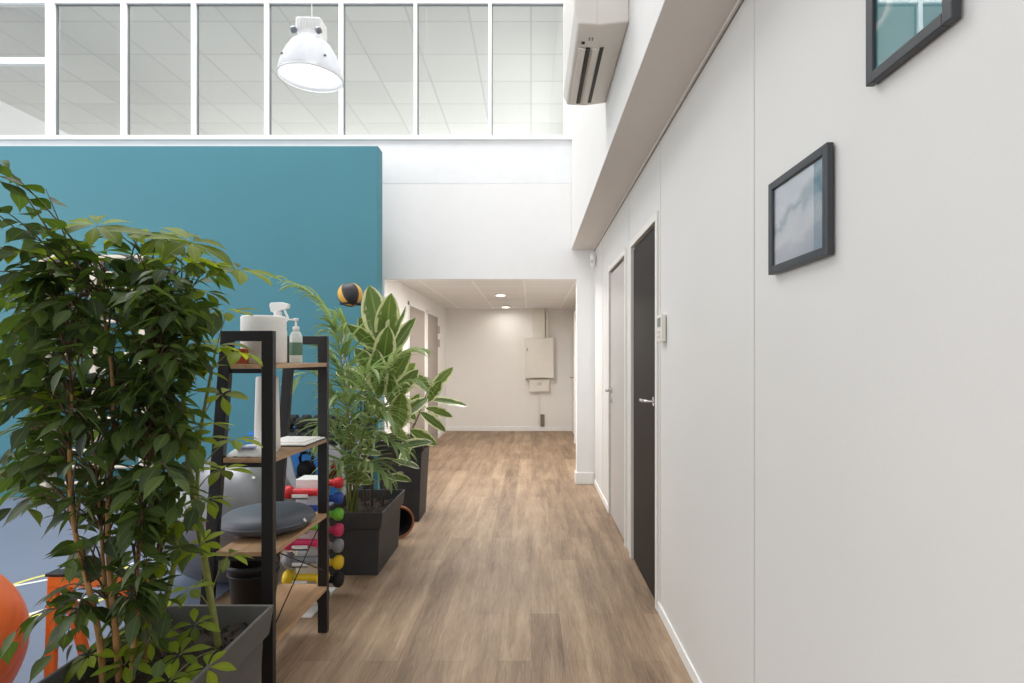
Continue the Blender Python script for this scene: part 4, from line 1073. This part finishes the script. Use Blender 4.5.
rubber((B.x, B.y, 0.32), 'variegated rubber plant with broad cream-edged leaves, in the trough planter', [
    ([V((B.x, B.y, 0.30)), P(372, 450, 3.75), P(378, 400, 3.72), P(380, 345, 3.70)], .010),
    ([V((B.x - 0.06, B.y + .04, 0.30)), P(362, 440, 3.85), P(360, 390, 3.85), P(368, 350, 3.82)], .009),
    ([V((B.x + 0.06, B.y, 0.30)), P(392, 460, 3.70), P(398, 420, 3.68), P(400, 390, 3.66)], .008)],
    [(382, 346, 366, 284, 3.68, .42, -.3), (384, 350, 388, 292, 3.74, .42, .2), (386, 350, 412, 308, 3.70, .44, .6), (380, 350, 350, 322, 3.66, .42, -.5), (372, 352, 356, 318, 3.8, .42, -.4),
     (388, 360, 424, 324, 3.76, .40, .6), (382, 372, 396, 326, 3.64, .46, .4), (378, 378, 352, 352, 3.62, .48, -.5), (370, 390, 334, 372, 3.7, .42, -.6), (386, 388, 412, 352, 3.66, .46, .5),
     (380, 398, 376, 350, 3.58, .46, 0), (392, 400, 420, 370, 3.72, .44, .5), (368, 400, 338, 402, 3.64, .42, -.4), (396, 410, 394, 372, 3.60, .5, .1), (400, 418, 432, 402, 3.70, .46, .4),
     (386, 420, 366, 398, 3.58, .46, -.3), (398, 430, 410, 392, 3.6, .55, .2), (390, 440, 372, 432, 3.6, .46, -.3), (396, 448, 432, 440, 3.66, .42, .4), (382, 455, 356, 452, 3.66, .44, -.3),
     (392, 460, 420, 466, 3.68, .44, .4), (376, 470, 348, 462, 3.64, .46, -.4), (386, 476, 412, 484, 3.62, .42, .3), (370, 440, 346, 425, 3.8, .44, -.3), (372, 484, 344, 470, 3.60, .44, -.4), (384, 486, 402, 470, 3.66, .44, .4)])
C = V((-0.99, 4.62, 0.60))
rubber(C, 'variegated rubber plant leaning right, in the tall far planter', [
    ([C - V((0, 0, .02)), P(412, 430, 4.5), P(424, 402, 4.4), P(430, 385, 4.35)], .010),
    ([C + V((-.05, .03, -.02)), P(398, 425, 4.6), P(394, 385, 4.6), P(398, 350, 4.6)], .009)],
    [(430, 392, 419, 372, 4.35, .55, -.3), (431, 392, 454, 368, 4.35, .36, .4), (430, 400, 468, 404, 4.32, .36, .2), (428, 402, 442, 380, 4.3, .42, .3), (426, 408, 452, 420, 4.36, .34, .2),
     (420, 412, 444, 434, 4.3, .4, .3), (416, 420, 398, 395, 4.3, .5, -.3), (410, 430, 436, 446, 4.36, .42, .2), (404, 420, 424, 398, 4.5, .44, .3), (396, 400, 376, 380, 4.6, .44, -.3),
     (398, 380, 416, 360, 4.6, .44, .3), (398, 362, 392, 332, 4.6, .44, 0), (408, 440, 392, 424, 4.34, .46, -.4), (414, 440, 404, 468, 4.3, .44, 0)])

# areca palm
pb = P(352, 512, 3.56)
pl = thing('areca_palm', (pb.x, pb.y, 0.32), 'feathery arching palm with thin bright green fronds, in the trough planter', 'plant')
rc = MB()
fronds = [((345, 400), (350, 300), (298, 288), 3.45), ((354, 430), (350, 320), (330, 330), 3.5),((345, 400), (356, 312), (288, 280), 3.50), ((345, 420), (322, 350), (300, 380), 3.40), ((350, 430), (352, 350), (310, 345), 3.6), 
          ((356, 420), (352, 330), (338, 318), 3.62), ((360, 420), (380, 350), (418, 350), 3.55), ((362, 430), (396, 370), (420, 385), 3.5), ((356, 440), (370, 390), (392, 420), 3.35), ((350, 450), (330, 400), (318, 440), 3.42),
          ((356, 450), (376, 420), (404, 450), 3.40), ((352, 470), (340, 440), (336, 480), 3.40), ((356, 480), (364, 440), (388, 478), 3.42), ((354, 420), (362, 360), (374, 372), 3.40), ((352, 440), (352, 385), (336, 400), 3.36)]
for fi, (m1, m2, tip, Y) in enumerate(fronds):
    b0 = V((pb.x + random.uniform(-.03, .03), pb.y + random.uniform(-.03, .03), 0.30))
    c1, c2, c3 = P(*m1, (pb.y + Y) / 2 + .02), P(*m2, Y), P(*tip, Y - 0.05)
    n = 17; pts = []
    for i in range(n + 1):
        u = i / n; pts.append(b0 * (1 - u) ** 3 + c1 * 3 * u * (1 - u) ** 2 + c2 * 3 * u * u * (1 - u) + c3 * u ** 3)
    g = MB(); rc.tube(pts, 0.006, 6, r1=0.0012)
    total = sum((pts[i + 1] - pts[i]).length for i in range(n))
    sc_ = min(1.0, total / 1.0)
    for i in range(5, n + 1):
        u = i / n; d = (pts[i] - pts[i - 1]).normalized(); side = d.cross(V((0, 0, 1)))
        if side.length < .15: side = V((1, 0, 0))
        side.normalize()
        for s in (-1, 1):
            ld = (d * (0.55 + 0.5 * u) + side * s * (0.95 - 0.5 * u) + V((0, 0, 0.25)) + rv(0.10)).normalized()
            ln = (0.10 + 0.16 * math.sin(math.pi * min(1, (u - 0.25) / 0.75 * 0.85 + 0.1))) * (0.6 + 0.4 * sc_)
            g.leaf(pts[i], ld, V((0, 0, 1)) + side * s * .2, ln, 0.026, strap, droop=random.uniform(0.9, 1.5), fold=0.25, n=7, cols=1)
    g.build('frond', 'palmleaf', pl)
rc.build('frond_stalks', 'greenstem', pl)

# left-hand cluster and hanging lamp: settle every thing on the measured corridor axis
for o in list(COL.objects):
    if o.parent is None and not o.name.startswith('pendant') and o.type != 'CAMERA' and o.type != 'LIGHT' and o.get('kind') != 'structure' and not (o.location.x > 0.4):
        o.location.x -= 4 / F * o.location.y

# the ladder shelf and what stands on it are turned a little on the floor
piv = V((RX - 4 / F * 2.7, 2.70, 0)); turn = Quaternion((0, 0, 1), math.radians(-1.3))
for o in list(COL.objects):
    if o.parent is None and o.name.split('.')[0] in ('ladder_shelf', 'paper_roll', 'spray_bottle', 'soap_dispenser', 'card_box', 'paper_stack', 'wipes_packet', 'balance_cushion', 'bucket'):
        o.location = piv + turn @ (o.location - piv); o.rotation_euler.z += math.radians(-1.3)
